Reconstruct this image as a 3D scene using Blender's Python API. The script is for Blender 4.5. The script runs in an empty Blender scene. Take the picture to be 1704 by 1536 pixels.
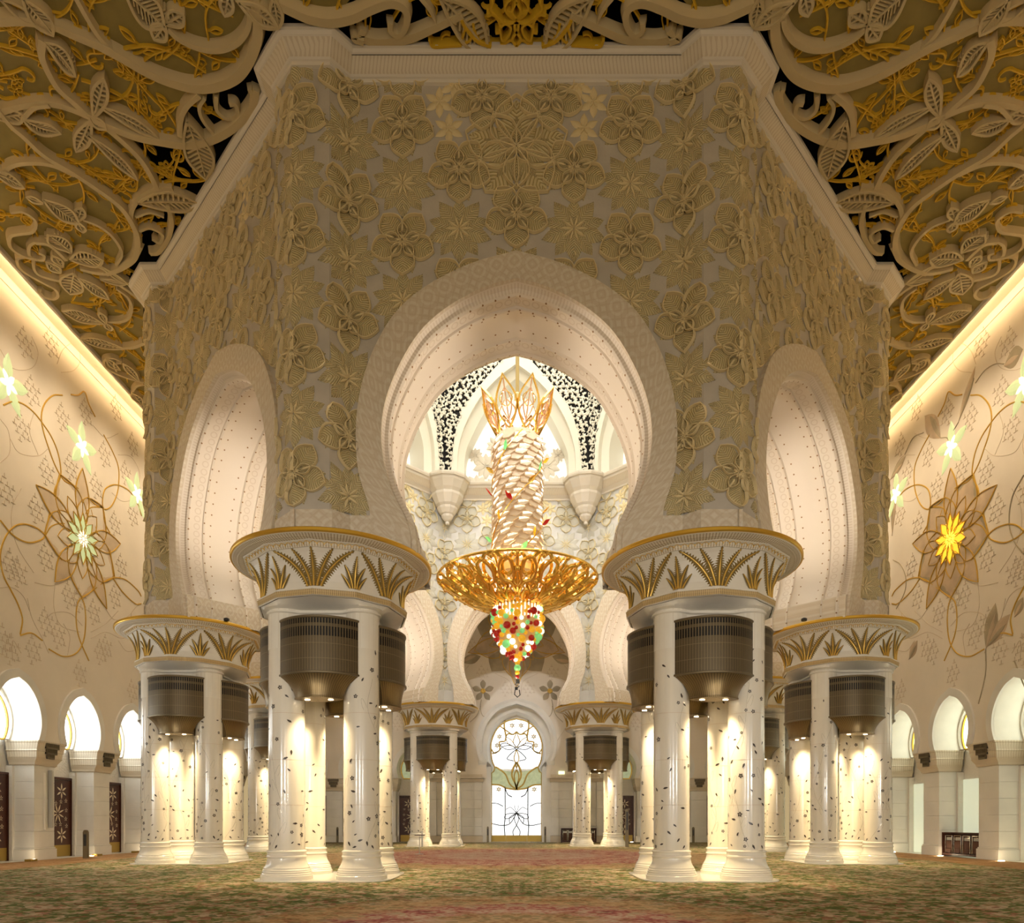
import bpy, math, random
import numpy as np
from mathutils import Vector, Matrix
from mathutils.geometry import tessellate_polygon
rad = math.radians
random.seed(7)
S = bpy.context.scene
COL = S.collection
# ------------------------------------------------------------------ camera
FX = 1165.0; CX = 859.5; CY = 1366.5; HC = 1.874     # focal length in pixels, principal point, eye height
cam_d = bpy.data.cameras.new('camera'); cam = bpy.data.objects.new('camera', cam_d); COL.objects.link(cam)
cam_d.sensor_width = 36.0; cam_d.lens = FX / 1704 * 36
cam_d.shift_x = (852 - CX) / 1704; cam_d.shift_y = (CY - 768) / 1704
cam_d.clip_end = 400
cam.location = (0, 0, HC); cam.rotation_euler = (rad(90), 0, 0)
S.camera = cam
# ------------------------------------------------------------------ world and exposure
W = bpy.data.worlds.new('world'); S.world = W; W.use_nodes = True
W.node_tree.nodes['Background'].inputs[0].default_value = (1.0, 0.74, 0.37, 1)
W.node_tree.nodes['Background'].inputs[1].default_value = 0.43
S.view_settings.view_transform = 'Standard'; S.view_settings.look = 'None'
S.view_settings.exposure = 0.25; S.view_settings.gamma = 1.0; S.view_settings.use_curve_mapping = False
S.cycles.max_bounces = 5; S.cycles.diffuse_bounces = 3; S.cycles.glossy_bounces = 2
S.cycles.use_adaptive_sampling = True; S.cycles.adaptive_threshold = 0.12; S.cycles.adaptive_min_samples = 16
S.cycles.transmission_bounces = 2; S.cycles.sample_clamp_indirect = 6.0
S.cycles.caustics_reflective = False; S.cycles.caustics_refractive = False

def light(name, kind, loc, energy, color, rot=(0, 0, 0), size=1.0, size_y=None, spot=None, blend=0.6, spread=None):
    d = bpy.data.lights.new(name, kind); d.energy = energy; d.color = color
    if kind == 'AREA':
        d.size = size
        if size_y: d.shape = 'RECTANGLE'; d.size_y = size_y
        else: d.shape = 'DISK'
        if spread: d.spread = spread
    elif kind in ('POINT', 'SPOT'):
        d.shadow_soft_size = size
        if kind == 'SPOT': d.spot_size = spot or rad(100); d.spot_blend = blend
    o = bpy.data.objects.new(name, d); o.location = loc; o.rotation_euler = rot; COL.objects.link(o); return o
WARM = (1.0, 0.70, 0.36); WARM2 = (1.0, 0.80, 0.52); DAY = (0.93, 0.97, 1.0); NEUT = (1.0, 0.93, 0.80)
CYD = 38.0      # centre of the dome in depth
# cove strips behind the edge of the hanging ceiling, and the recessed ceiling spots washing each side wall
for sx in (-1, 1):
    light('cove_strip', 'AREA', (sx*21.75, 26, 25.9), 1000, WARM, rot=(0, rad(sx*-68), 0), size=0.5, size_y=70)
    for k in range(9):
        light('wall_wash_spot', 'SPOT', (sx*18.0, 24.0+3.6*k, 25.3), 1500, (1.0, 0.80, 0.55), rot=(0, rad(sx*-38), 0), size=1.0, spot=rad(72), blend=1.0)
# daylight high in the big dome
light('dome_light', 'AREA', (0, CYD, 41.0), 3600, NEUT, size=16)
# floodlights standing on the cornice inside the dome, facing across it
for x, y, rz in ((-4, 26.6, 0), (4, 26.6, 0), (-4, 49.4, 180), (4, 49.4, 180)):
    light('cornice_floodlight', 'SPOT', (x, y, 26.6), 9500, (0.96, 0.97, 1.0), rot=(rad(67), 0, rad(rz)), size=0.4, spot=rad(52), blend=1.0)
# spotlights lying on the gilded rims, each lighting the opposite side of its arch
def aim(p, q):
    return (Vector(q)-Vector(p)).to_track_quat('-Z', 'Y').to_euler()
for i in (0, 1, 7, 3, 4, 5):
    a = rad(-90+45*i); n_, t_ = (math.cos(a), math.sin(a)), (-math.sin(a), math.cos(a))
    for sg in (-1, 1):
        W3 = lambda s_, d_, z_: (n_[0]*d_+t_[0]*s_, CYD+n_[1]*d_+t_[1]*s_, z_)
        p = W3(sg*3.0, 14.3, 10.75); light('rim_spot', 'SPOT', p, 1500, (1.0, 0.86, 0.70), rot=aim(p, W3(-sg*4.0, 14.3, 16.0)), size=.12, spot=rad(54), blend=1.0)
light('fill_behind_camera', 'AREA', (0, -11.5, 5.0), 1000, (0.98, 0.98, 1.0), rot=(rad(90), 0, 0), size=40, size_y=9)  # unseen neutral fill added behind the camera to brighten the lower walls
# unseen low spots added around the camera to light the column fronts
for x, y in ((-13, 1), (13, 1), (-4.5, -4), (4.5, -4)):
    light('front_fill_spot', 'SPOT', (x, y, 4.6), 2500, (1.0, 0.95, 0.87), rot=(rad(88), 0, 0), size=1.4, spot=rad(64), blend=1.0)

# ------------------------------------------------------------------ materials
def mat(name, color, rough=0.5, metal=0.0, emit=None, estr=0.0, spec=None, noise=0.0, nscale=6.0, bump=0.0, bscale=30.0, coat=0.0, alpha=None, stretch=None):
    m = bpy.data.materials.new(name); m.use_nodes = True
    nt = m.node_tree; b = nt.nodes['Principled BSDF']
    c = (*color, 1)
    b.inputs['Base Color'].default_value = c; b.inputs['Roughness'].default_value = rough; b.inputs['Metallic'].default_value = metal
    if spec is not None: b.inputs['Specular IOR Level'].default_value = spec
    if coat: b.inputs['Coat Weight'].default_value = coat; b.inputs['Coat Roughness'].default_value = 0.06
    if emit: b.inputs['Emission Color'].default_value = (*emit, 1); b.inputs['Emission Strength'].default_value = estr
    if noise or bump:
        tc = nt.nodes.new('ShaderNodeTexCoord'); mp = nt.nodes.new('ShaderNodeMapping'); nt.links.new(tc.outputs['Object'], mp.inputs[0])
        if stretch: mp.inputs['Scale'].default_value = stretch
        if noise:
            n = nt.nodes.new('ShaderNodeTexNoise'); n.inputs['Scale'].default_value = nscale; n.inputs['Detail'].default_value = 5
            r = nt.nodes.new('ShaderNodeMapRange'); r.inputs[1].default_value = 0.3; r.inputs[2].default_value = 0.7
            r.inputs[3].default_value = 1-noise; r.inputs[4].default_value = 1+noise*0.5
            x = nt.nodes.new('ShaderNodeVectorMath'); x.operation = 'SCALE'; x.inputs[0].default_value = color
            nt.links.new(mp.outputs[0], n.inputs['Vector']); nt.links.new(n.outputs[0], r.inputs[0])
            nt.links.new(r.outputs[0], x.inputs['Scale']); nt.links.new(x.outputs[0], b.inputs['Base Color'])
        if bump:
            n2 = nt.nodes.new('ShaderNodeTexNoise'); n2.inputs['Scale'].default_value = bscale; n2.inputs['Detail'].default_value = 3
            bp = nt.nodes.new('ShaderNodeBump'); bp.inputs['Strength'].default_value = bump; bp.inputs['Distance'].default_value = 0.02
            nt.links.new(mp.outputs[0], n2.inputs['Vector']); nt.links.new(n2.outputs[0], bp.inputs['Height']); nt.links.new(bp.outputs[0], b.inputs['Normal'])
    return m

class NG:
    """tiny helper to write node maths"""
    def __init__(s, m): s.nt = m.node_tree; s.b = s.nt.nodes['Principled BSDF']
    def n(s, t, **k):
        x = s.nt.nodes.new(t)
        for a, v in k.items(): setattr(x, a, v)
        return x
    def L(s, a, b): s.nt.links.new(a, b)
    def m(s, op, a, b=None, c=None):
        x = s.n('ShaderNodeMath', operation=op)
        for i, v in enumerate((a, b, c)):
            if v is None: continue
            if isinstance(v, (int, float)): x.inputs[i].default_value = v
            else: s.L(v, x.inputs[i])
        return x.outputs[0]
    def uv(s):
        x = s.n('ShaderNodeUVMap'); sp = s.n('ShaderNodeSeparateXYZ'); s.L(x.outputs[0], sp.inputs[0]); return sp.outputs[0], sp.outputs[1]
    def xyz(s, kind='Object'):
        x = s.n('ShaderNodeTexCoord'); sp = s.n('ShaderNodeSeparateXYZ'); s.L(x.outputs[kind], sp.inputs[0]); return x.outputs[kind], sp.outputs
    def mix(s, f, a, b):
        x = s.n('ShaderNodeMix', data_type='RGBA')
        s.L(f, x.inputs[0]) if not isinstance(f, (int, float)) else setattr(x.inputs[0], 'default_value', f)
        for v, i in ((a, 6), (b, 7)):
            if isinstance(v, tuple): x.inputs[i].default_value = (*v, 1)
            else: s.L(v, x.inputs[i])
        return x.outputs[2]
    def color(s, v): s.L(v, s.b.inputs['Base Color'])
    def bump(s, h, strength=0.5, dist=0.02):
        x = s.n('ShaderNodeBump'); x.inputs['Strength'].default_value = strength; x.inputs['Distance'].default_value = dist
        s.L(h, x.inputs['Height']); s.L(x.outputs[0], s.b.inputs['Normal'])
    def noise(s, scale, vec=None, detail=4):
        x = s.n('ShaderNodeTexNoise'); x.inputs['Scale'].default_value = scale; x.inputs['Detail'].default_value = detail
        if vec is not None: s.L(vec, x.inputs['Vector'])
        return x.outputs[0]
    def tri(s, v, k):   # 0..1 triangle wave
        return s.m('ABSOLUTE', s.m('SUBTRACT', s.m('FRACT', s.m('MULTIPLY', v, k)), 0.5))

CREAM = (0.80, 0.71, 0.55)
M = {}
M['marble'] = mat('white_marble', (0.83, 0.78, 0.68), 0.35, noise=0.05, nscale=1.5)
M['shaft'] = mat('polished_cream_marble', (0.84, 0.78, 0.67), 0.16, coat=0.4, noise=0.05, nscale=2.0, stretch=(2.5, 2.5, 0.15))
M['base'] = mat('polished_base_marble', (0.84, 0.79, 0.69), 0.2, coat=0.3)
M['panelwall'] = mat('honed_marble', (0.86, 0.82, 0.74), 0.5, noise=0.08, nscale=0.7)
M['upperwall'] = mat('upper_wall_marble', (0.86, 0.77, 0.64), 0.5, noise=0.06, nscale=0.5)
M['wallbase'] = mat('grey_mosaic_wall', (0.60, 0.545, 0.47), 0.7, noise=0.10, nscale=1.2, bump=0.3, bscale=14)
M['plaster'] = mat('white_plaster', (0.80, 0.73, 0.62), 0.6)
M['bright_plaster'] = mat('dome_plaster', (0.88, 0.85, 0.74), 0.6)
M['void'] = mat('dark_void', (0.012, 0.011, 0.012), 0.9)
M['goldfield'] = mat('olive_gold_field', (0.33, 0.26, 0.075), 0.6, noise=0.12, nscale=2.0)
M['ceilwhite'] = mat('ceiling_cream_rib', (0.68, 0.55, 0.31), 0.6)
M['goldvine'] = mat('gold_vine', (0.80, 0.50, 0.03), 0.5, metal=0.1)
M['gold'] = mat('gold_rim', (0.75, 0.47, 0.07), 0.32, metal=0.75)
M['goldrib'] = mat('gilded_midrib', (0.78, 0.50, 0.11), 0.4, metal=0.5)
M['bronze'] = mat('bronze', (0.19, 0.15, 0.09), 0.42, metal=0.6)
M['darkwood'] = mat('dark_wood', (0.075, 0.022, 0.012), 0.4, noise=0.2, nscale=5)
M['ivory'] = mat('ivory_inlay', (0.80, 0.70, 0.50), 0.5)
M['brass'] = mat('brass_plate', (0.42, 0.28, 0.06), 0.4, metal=0.6)
M['black'] = mat('black_plastic', (0.02, 0.02, 0.022), 0.4)
M['grey'] = mat('grey_metal', (0.55, 0.53, 0.48), 0.4, metal=0.3)
M['chrome'] = mat('chrome', (0.75, 0.72, 0.66), 0.2, metal=0.9)
M['fabric'] = mat('brown_fabric', (0.12, 0.055, 0.035), 0.8)
M['inlay'] = mat('dark_stone_inlay', (0.06, 0.045, 0.035), 0.3)
M['inlay2'] = mat('mother_of_pearl_vine', (0.72, 0.66, 0.54), 0.15, metal=0.35)
M['wallgold'] = mat('gold_inlaid_line', (0.66, 0.40, 0.06), 0.4, metal=0.3)
M['thinline'] = mat('joint_and_shade_line', (0.66, 0.54, 0.40), 0.6)  # joint colour, also the shade tint of the carved motif
M['petalA'] = mat('taupe_petal_inlay', (0.64, 0.49, 0.33), 0.5, noise=0.3, nscale=0.9)
M['petalB'] = mat('olive_petal_inlay', (0.46, 0.38, 0.25), 0.5, noise=0.3, nscale=0.9)
M['petalC'] = mat('pale_petal_inlay', (0.70, 0.56, 0.40), 0.4, noise=0.15, nscale=0.9)
M['lamp'] = mat('lamp_disc', (1, 0.9, 0.7), 0.5, emit=(1.0, 0.80, 0.50), estr=14)
M['glow'] = mat('window_daylight_glass', (0.9, 0.95, 1), 0.3, emit=(0.90, 0.97, 1.0), estr=6)
M['glowdoor'] = mat('bright_clear_glass', (0.9, 0.95, 1), 0.1, emit=(0.97, 0.99, 1.0), estr=1.0)
M['glowdim'] = mat('pale_green_frosted_glass', (0.75, 0.8, 0.62), 0.4, emit=(0.80, 0.86, 0.66), estr=0.42)
M['glassgreen'] = mat('green_patterned_glass', (0.25, 0.27, 0.14), 0.3, emit=(0.42, 0.46, 0.26), estr=0.55, noise=0.4, nscale=3)
M['glowright'] = mat('pale_green_window_glass', (0.75, 0.8, 0.62), 0.4, emit=(0.90, 0.95, 0.78), estr=2.5)
M['clere'] = mat('clerestory_glass', (0.9, 0.9, 0.82), 0.5, emit=(1.0, 0.98, 0.90), estr=0.5)
M['litgreen'] = mat('backlit_green_onyx', (0.46, 0.54, 0.26), 0.4, emit=(0.78, 0.90, 0.48), estr=0.38)
M['litgreen2'] = mat('backlit_white_onyx', (0.8, 0.85, 0.6), 0.4, emit=(1.0, 0.98, 0.78), estr=0.9)
M['lityellow'] = mat('backlit_amber_onyx', (0.9, 0.5, 0.05), 0.4, emit=(1.0, 0.52, 0.03), estr=1.0)
M['lityellow2'] = mat('backlit_yellow_core', (0.9, 0.7, 0.05), 0.4, emit=(1.0, 0.85, 0.08), estr=1.3)
M['exit'] = mat('lit_sign_face', (0.8, 0.85, 0.5), 0.4, emit=(0.85, 0.95, 0.55), estr=1.3)
M['exitgreen'] = mat('sign_green', (0.05, 0.3, 0.1), 0.4, emit=(0.2, 0.6, 0.2), estr=0.5)
# chandelier
M['crystal'] = mat('lit_crystal', (0.60, 0.47, 0.33), 0.18, emit=(1.0, 0.62, 0.30), estr=0.13, spec=0.8)
M['crystal2'] = mat('bright_crystal', (1, 0.9, 0.75), 0.1, emit=(1.0, 0.86, 0.62), estr=1.3)
M['core'] = mat('lit_core', (0.55, 0.36, 0.14), 0.4, emit=(1.0, 0.55, 0.18), estr=0.22)
M['gilt'] = mat('gilded_metal', (0.95, 0.60, 0.14), 0.22, metal=0.95, emit=(1.0, 0.42, 0.03), estr=0.03)
M['giltrod'] = mat('pale_gold_rod', (0.80, 0.62, 0.28), 0.35, metal=0.3)
M['ballred'] = mat('red_glass', (0.45, 0.005, 0.005), 0.08, emit=(0.7, 0.0, 0.0), estr=0.12, spec=0.9)
M['ballgreen'] = mat('green_glass', (0.25, 0.75, 0.25), 0.1, emit=(0.30, 0.95, 0.32), estr=0.28, spec=0.9)
M['ballamber'] = mat('amber_glass', (0.85, 0.42, 0.02), 0.1, emit=(1.0, 0.50, 0.02), estr=0.35, spec=0.9)
M['ballclear'] = mat('clear_lit_glass', (0.95, 1.0, 0.9), 0.1, emit=(0.85, 1.0, 0.85), estr=0.8, spec=0.9)
M['pinkgold'] = mat('rose_gold_leaf_frame', (0.75, 0.45, 0.25), 0.25, metal=0.7, emit=(0.9, 0.45, 0.2), estr=0.12)

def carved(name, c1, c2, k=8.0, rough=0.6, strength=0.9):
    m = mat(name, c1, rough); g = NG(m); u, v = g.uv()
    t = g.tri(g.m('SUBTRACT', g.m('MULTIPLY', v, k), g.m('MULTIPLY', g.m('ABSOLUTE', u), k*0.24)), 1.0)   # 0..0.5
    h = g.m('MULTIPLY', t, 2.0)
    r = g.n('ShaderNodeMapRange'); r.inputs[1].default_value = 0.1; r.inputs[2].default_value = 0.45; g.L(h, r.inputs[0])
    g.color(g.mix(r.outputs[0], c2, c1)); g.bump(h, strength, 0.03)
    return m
M['petal'] = carved('carved_cream_petal', (0.80, 0.67, 0.38), (0.46, 0.34, 0.12), k=11)  # petal grooves: gold tint with crease shade mixed into the colour
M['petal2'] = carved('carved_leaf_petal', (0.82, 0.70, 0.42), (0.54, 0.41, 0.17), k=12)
M['loop'] = mat('raised_petal_outline', (0.86, 0.71, 0.41), 0.6)
M['petal_in'] = carved('lit_copy_petal', (0.86, 0.83, 0.72), (0.74, 0.66, 0.46), k=15)  # inner copies of the same marble, the whiter light put into their colour
M['petal2_in'] = carved('lit_copy_leaf', (0.87, 0.84, 0.74), (0.79, 0.74, 0.58), k=17)
M['loop_in'] = mat('lit_copy_outline', (0.80, 0.68, 0.40), 0.5)
M['wallbase_in'] = mat('lit_copy_mosaic', (0.66, 0.64, 0.60), 0.7, noise=0.08, nscale=1.2)  # wall ground again, paled for the light inside the drum
M['frond'] = carved('gilded_palm_barbs', (0.60, 0.42, 0.13), (0.34, 0.22, 0.08), k=16, rough=0.45)

def lace_mat():      # carved lace on arch bands: uv in metres
    m = mat('carved_lace_marble', (0.80, 0.71, 0.58), 0.6); g = NG(m); u, v = g.uv()
    fu = g.tri(u, 1.6); fv = g.tri(v, 1.6)
    d = g.m('SQRT', g.m('ADD', g.m('MULTIPLY', fu, fu), g.m('MULTIPLY', fv, fv)))
    t = g.tri(d, 3.0)
    fu2 = g.tri(g.m('ADD', u, v), 3.2); fv2 = g.tri(g.m('SUBTRACT', u, v), 3.2)
    h = g.m('ADD', g.m('GREATER_THAN', t, 0.32), g.m('MULTIPLY', g.m('GREATER_THAN', g.m('MINIMUM', fu2, fv2), 0.1), 0.6))
    g.bump(h, 0.35, 0.015); g.color(g.mix(g.m('MULTIPLY', h, 0.6), (0.72, 0.61, 0.46), (0.82, 0.74, 0.61))); return m
M['lace'] = lace_mat()
def soffit_mat():    # v is the distance through the wall (0..3.4), u runs along the arch
    m = mat('carved_soffit_marble', (0.84, 0.75, 0.64), 0.5); g = NG(m); u, v = g.uv()
    vm = g.m('ABSOLUTE', g.m('SUBTRACT', v, 1.7))         # 0 in the middle, 1.7 on the faces
    # rows of rings at vm = 1.02
    du = g.tri(u, 3.1); ring = g.m('SQRT', g.m('ADD', g.m('POWER', g.m('DIVIDE', du, 3.1), 2), g.m('POWER', g.m('SUBTRACT', vm, 1.02), 2)))
    rr = g.m('LESS_THAN', g.m('ABSOLUTE', g.m('SUBTRACT', ring, 0.115)), 0.022)
    # studs on both sides of the ring row
    dots = None
    for c in (0.42, 0.74, 1.40):
        d = g.m('SQRT', g.m('ADD', g.m('POWER', g.m('DIVIDE', g.tri(u, 2.2), 2.2), 2), g.m('POWER', g.m('SUBTRACT', vm, c), 2)))
        q = g.m('LESS_THAN', d, 0.032); dots = q if dots is None else g.m('MAXIMUM', dots, q)
    comb = g.m('MULTIPLY', g.m('GREATER_THAN', g.tri(u, 9.0), 0.27), g.m('LESS_THAN', g.m('ABSOLUTE', g.m('SUBTRACT', vm, 1.55)), 0.09))
    h = g.m('ADD', g.m('SUBTRACT', comb, rr), 0.0)
    c = g.mix(dots, g.mix(g.m('MULTIPLY', g.m('ADD', rr, comb), 0.30), (0.86, 0.77, 0.66), (0.55, 0.42, 0.28)), (0.35, 0.19, 0.07))
    g.color(c); g.bump(h, 0.35, 0.015); return m
M['soffit'] = soffit_mat()
def comb_mat(name, c1, c2, k=9.0, kv=1.0, rough=0.55, strength=0.6):   # carved upright tongues on cornices: u along
    m = mat(name, c1, rough); g = NG(m); u, v = g.uv()
    t = g.tri(u, k); h = g.m('MULTIPLY', g.m('LESS_THAN', g.m('MULTIPLY', t, 2), g.m('ADD', 0.35, g.m('MULTIPLY', g.m('SINE', g.m('MULTIPLY', v, 3.14159*kv)), 0.4))), 1.0)
    g.color(g.mix(h, c2, c1)); g.bump(h, strength, 0.02); return m
M['cornice'] = comb_mat('carved_cornice', (0.80, 0.71, 0.56), (0.69, 0.59, 0.44), 8.5)
M['capband'] = comb_mat('carved_capital_band', (0.78, 0.71, 0.58), (0.50, 0.40, 0.26), 13.0)
M['goldband'] = comb_mat('gilded_bead_band', (0.62, 0.46, 0.22), (0.40, 0.27, 0.12), 15.0)
def grille_mat():    # bronze drum: uv in metres, v = height
    m = mat('bronze_honeycomb_grille', (0.17, 0.135, 0.08), 0.45, metal=0.45); g = NG(m); u, v = g.uv()
    tu = g.tri(u, 11.5)                                     # 0 in cell centre .. 0.5 at cell border
    line = g.m('GREATER_THAN', tu, 0.43)
    row = g.tri(v, 2.2); line2 = g.m('GREATER_THAN', row, 0.485)
    ln = g.m('MAXIMUM', line, line2)
    base = g.mix(ln, (0.12, 0.09, 0.05), (0.24, 0.185, 0.10))
    def slots(c, hh): return g.m('MULTIPLY', g.m('LESS_THAN', g.m('ABSOLUTE', g.m('SUBTRACT', v, c)), hh), g.m('LESS_THAN', tu, 0.34))
    s = g.m('MAXIMUM', slots(1.62, 0.11), slots(1.27, 0.14))
    g.color(g.mix(s, base, (0.012, 0.01, 0.008))); g.bump(g.m('SUBTRACT', ln, g.m('MULTIPLY', s, 2.0)), 0.4, 0.01); return m
M['grille'] = grille_mat()
M['funnel'] = comb_mat('ribbed_bronze_funnel', (0.26, 0.18, 0.075), (0.15, 0.105, 0.05), 18.0, rough=0.35)
M['funnel'].node_tree.nodes['Principled BSDF'].inputs['Metallic'].default_value = 0.6
def pebble_mat():
    m = mat('pebbled_marble', (0.86, 0.81, 0.73), 0.6); g = NG(m); o, x = g.xyz()
    v = g.n('ShaderNodeTexVoronoi'); v.inputs['Scale'].default_value = 9; g.L(o, v.inputs['Vector'])
    g.bump(v.outputs[0], 0.6, 0.03); return m
M['pebble'] = pebble_mat()
def carpet_mat():
    m = mat('carpet', (0.2, 0.2, 0.1), 0.95, spec=0.1); g = NG(m); o, x = g.xyz()
    ax = g.m('ABSOLUTE', x[0]); comb = g.n('ShaderNodeCombineXYZ'); g.L(ax, comb.inputs[0]); g.L(x[1], comb.inputs[1]); sv = comb.outputs[0]
    def vor(scale):
        v = g.n('ShaderNodeTexVoronoi'); v.inputs['Scale'].default_value = scale; g.L(sv, v.inputs['Vector']); return v
    def ramp(f, stops):
        r = g.n('ShaderNodeValToRGB'); r.color_ramp.interpolation = 'LINEAR'
        while len(r.color_ramp.elements) < len(stops): r.color_ramp.elements.new(0.5)
        for e, (p, c) in zip(r.color_ramp.elements, stops): e.position = p; e.color = (*c, 1)
        g.L(f, r.inputs[0]); return r.outputs[0]
    n1 = g.noise(1.5, sv, 7); n2 = g.noise(9.0, sv, 6); n3 = g.noise(0.35, sv, 3)
    green = (0.105, 0.15, 0.035); green2 = (0.20, 0.23, 0.08); tan = (0.40, 0.29, 0.17); tan2 = (0.54, 0.42, 0.29); brown = (0.16, 0.085, 0.035)
    f = g.m('ADD', g.m('MULTIPLY', n1, 0.55), g.m('MULTIPLY', n2, 0.45))
    gr = ramp(f, [(0.40, brown), (0.44, green), (0.49, green2), (0.525, tan), (0.58, tan2)])
    vv = vor(2.6); fl = ramp(vv.outputs['Distance'], [(0.10, (0.50, 0.16, 0.13)), (0.16, (0.60, 0.42, 0.24)), (0.24, (0, 0, 0))])
    msk = g.m('LESS_THAN', vv.outputs['Distance'], 0.22)
    gr = g.mix(g.m('MULTIPLY', msk, 0.55), gr, fl)
    v7 = vor(6.5); sp = g.n('ShaderNodeSeparateColor'); g.L(v7.outputs['Color'], sp.inputs[0])
    gr = g.mix(g.m('MULTIPLY', g.m('GREATER_THAN', sp.outputs[0], 0.74), 0.75), gr, (0.075, 0.115, 0.03)); gr = g.mix(g.m('MULTIPLY', g.m('LESS_THAN', sp.outputs[0], 0.16), 0.6), gr, (0.60, 0.47, 0.33)); gr = g.mix(g.m('MULTIPLY', g.m('GREATER_THAN', sp.outputs[1], 0.86), 0.6), gr, (0.36, 0.13, 0.09))
    tn = ramp(f, [(0.38, (0.28, 0.12, 0.06)), (0.46, (0.50, 0.31, 0.15)), (0.56, (0.62, 0.43, 0.25)), (0.66, (0.42, 0.36, 0.16))])
    rd = ramp(f, [(0.38, (0.20, 0.05, 0.05)), (0.46, (0.42, 0.13, 0.11)), (0.54, (0.58, 0.30, 0.22)), (0.62, (0.68, 0.55, 0.40))])
    def dist(cx, cy, sx=1.0):
        return g.m('SQRT', g.m('ADD', g.m('POWER', g.m('MULTIPLY', g.m('SUBTRACT', x[0], cx), sx), 2), g.m('POWER', g.m('SUBTRACT', x[1], cy), 2)))
    spk = g.m('MULTIPLY', g.m('GREATER_THAN', sp.outputs[1], 0.72), 0.55); tn = g.mix(spk, tn, (0.20, 0.18, 0.07)); rd = g.mix(spk, rd, (0.66, 0.54, 0.38))
    wob = g.m('MULTIPLY', g.m('SUBTRACT', n1, 0.5), 3.0)
    def inside(d, r, soft=0.35):
        q = g.n('ShaderNodeMapRange'); q.inputs[1].default_value = r+soft; q.inputs[2].default_value = r-soft; g.L(g.m('ADD', d, wob), q.inputs[0]); return q.outputs[0]
    c = gr
    d1 = dist(0, 12.2); d2 = dist(0, CYD)
    c = g.mix(inside(d1, 5.0), c, tn); c = g.mix(inside(d1, 3.4), c, rd); c = g.mix(inside(d1, 2.0), c, tn)
    c = g.mix(inside(d2, 11.0), c, tn); c = g.mix(inside(d2, 8.6), c, rd); c = g.mix(inside(d2, 4.5), c, ramp(f, [(0.4, (0.5, 0.22, 0.18)), (0.6, (0.72, 0.6, 0.47))]))
    edge = g.n('ShaderNodeMapRange'); edge.inputs[1].default_value = 19.2; edge.inputs[2].default_value = 19.8; g.L(ax, edge.inputs[0])
    c = g.mix(edge.outputs[0], c, ramp(f, [(0.4, (0.34, 0.17, 0.07)), (0.6, (0.56, 0.34, 0.16))]))
    g.color(c); g.bump(n2, 0.3, 0.02); return m
M['carpet'] = carpet_mat()

# ------------------------------------------------------------------ mesh helpers
class MB:
    def __init__(s): s.V = []; s.F = []; s.U = []; s.mi = []; s.n = 0
    def add(s, V, F, mi=0, uv=None):
        V = np.asarray(V, float).reshape(-1, 3); s.V.append(V)
        s.U.append(np.zeros((len(V), 2)) if uv is None else np.asarray(uv, float).reshape(-1, 2))
        n = s.n
        s.F.extend(tuple(i+n for i in f) for f in F); s.mi.extend([mi]*len(F)); s.n += len(V); return s
    def mesh(s, name, mats, smooth=None):
        V = np.vstack(s.V) if s.V else np.zeros((0, 3)); U = np.vstack(s.U) if s.U else np.zeros((0, 2))
        me = bpy.data.meshes.new(name)
        F = s.F; lens = np.array([len(f) for f in F], int); idx = np.array([i for f in F for i in f], int)
        me.vertices.add(len(V)); me.vertices.foreach_set('co', V.ravel())
        me.loops.add(len(idx)); me.loops.foreach_set('vertex_index', idx)
        me.polygons.add(len(F)); st = np.zeros(len(F), int)
        if len(F) > 1: st[1:] = np.cumsum(lens)[:-1]
        me.polygons.foreach_set('loop_start', st)
        if isinstance(mats, (list, tuple)): ml = mats
        else: ml = [mats]
        for m in ml: me.materials.append(m)
        if len(ml) > 1: me.polygons.foreach_set('material_index', np.array(s.mi, int))
        uvl = me.uv_layers.new(name='UVMap'); uvl.data.foreach_set('uv', U[idx].ravel())
        me.update(calc_edges=True); me.validate()
        me.polygons.foreach_set('use_smooth', np.full(len(me.polygons), smooth is not None))
        if smooth is not None: me.set_sharp_from_angle(angle=rad(smooth))
        return me
    def obj(s, name, mats, parent=None, smooth=None, stuff=False, **kw):
        o = bpy.data.objects.new(name, s.mesh(name, mats, smooth)); COL.objects.link(o)
        if parent is not None: o.parent = parent
        if stuff: o['kind'] = 'stuff'
        for k, v in kw.items(): o[k] = v
        return o
def tag(o, label, cat, group=None, kind=None):
    o['label'] = label; o['category'] = cat
    if group: o['group'] = group
    if kind: o['kind'] = kind
    return o
def empty(name, loc, label, cat, group=None, kind=None, rz=0.0):
    o = bpy.data.objects.new(name, None); COL.objects.link(o); o.location = loc; o.rotation_euler = (0, 0, rz); o.empty_display_size = 0.2
    return tag(o, label, cat, group, kind)
def inst(me, name, parent, loc=(0, 0, 0), rz=0.0, M4=None, scale=None, stuff=False):
    o = bpy.data.objects.new(name, me); COL.objects.link(o)
    if parent is not None: o.parent = parent
    if M4 is not None: o.matrix_local = M4
    else:
        o.location = loc; o.rotation_euler = (0, 0, rz)
        if scale: o.scale = scale
    if stuff: o['kind'] = 'stuff'
    return o
def cr(pts, k=6):
    P = np.asarray(pts, float)
    if len(P) < 3:
        t = np.linspace(0, 1, k+1)[:, None]; return P[0]*(1-t)+P[-1]*t
    Q = np.vstack([2*P[0]-P[1], P, 2*P[-1]-P[-2]]); out = []
    for i in range(1, len(Q)-2):
        p0, p1, p2, p3 = Q[i-1:i+3]
        for t in np.linspace(0, 1, k, endpoint=False):
            out.append(0.5*((2*p1)+(-p0+p2)*t+(2*p0-5*p1+4*p2-p3)*t*t+(-p0+3*p1-3*p2+p3)*t**3))
    out.append(P[-1]); return np.array(out)
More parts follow.
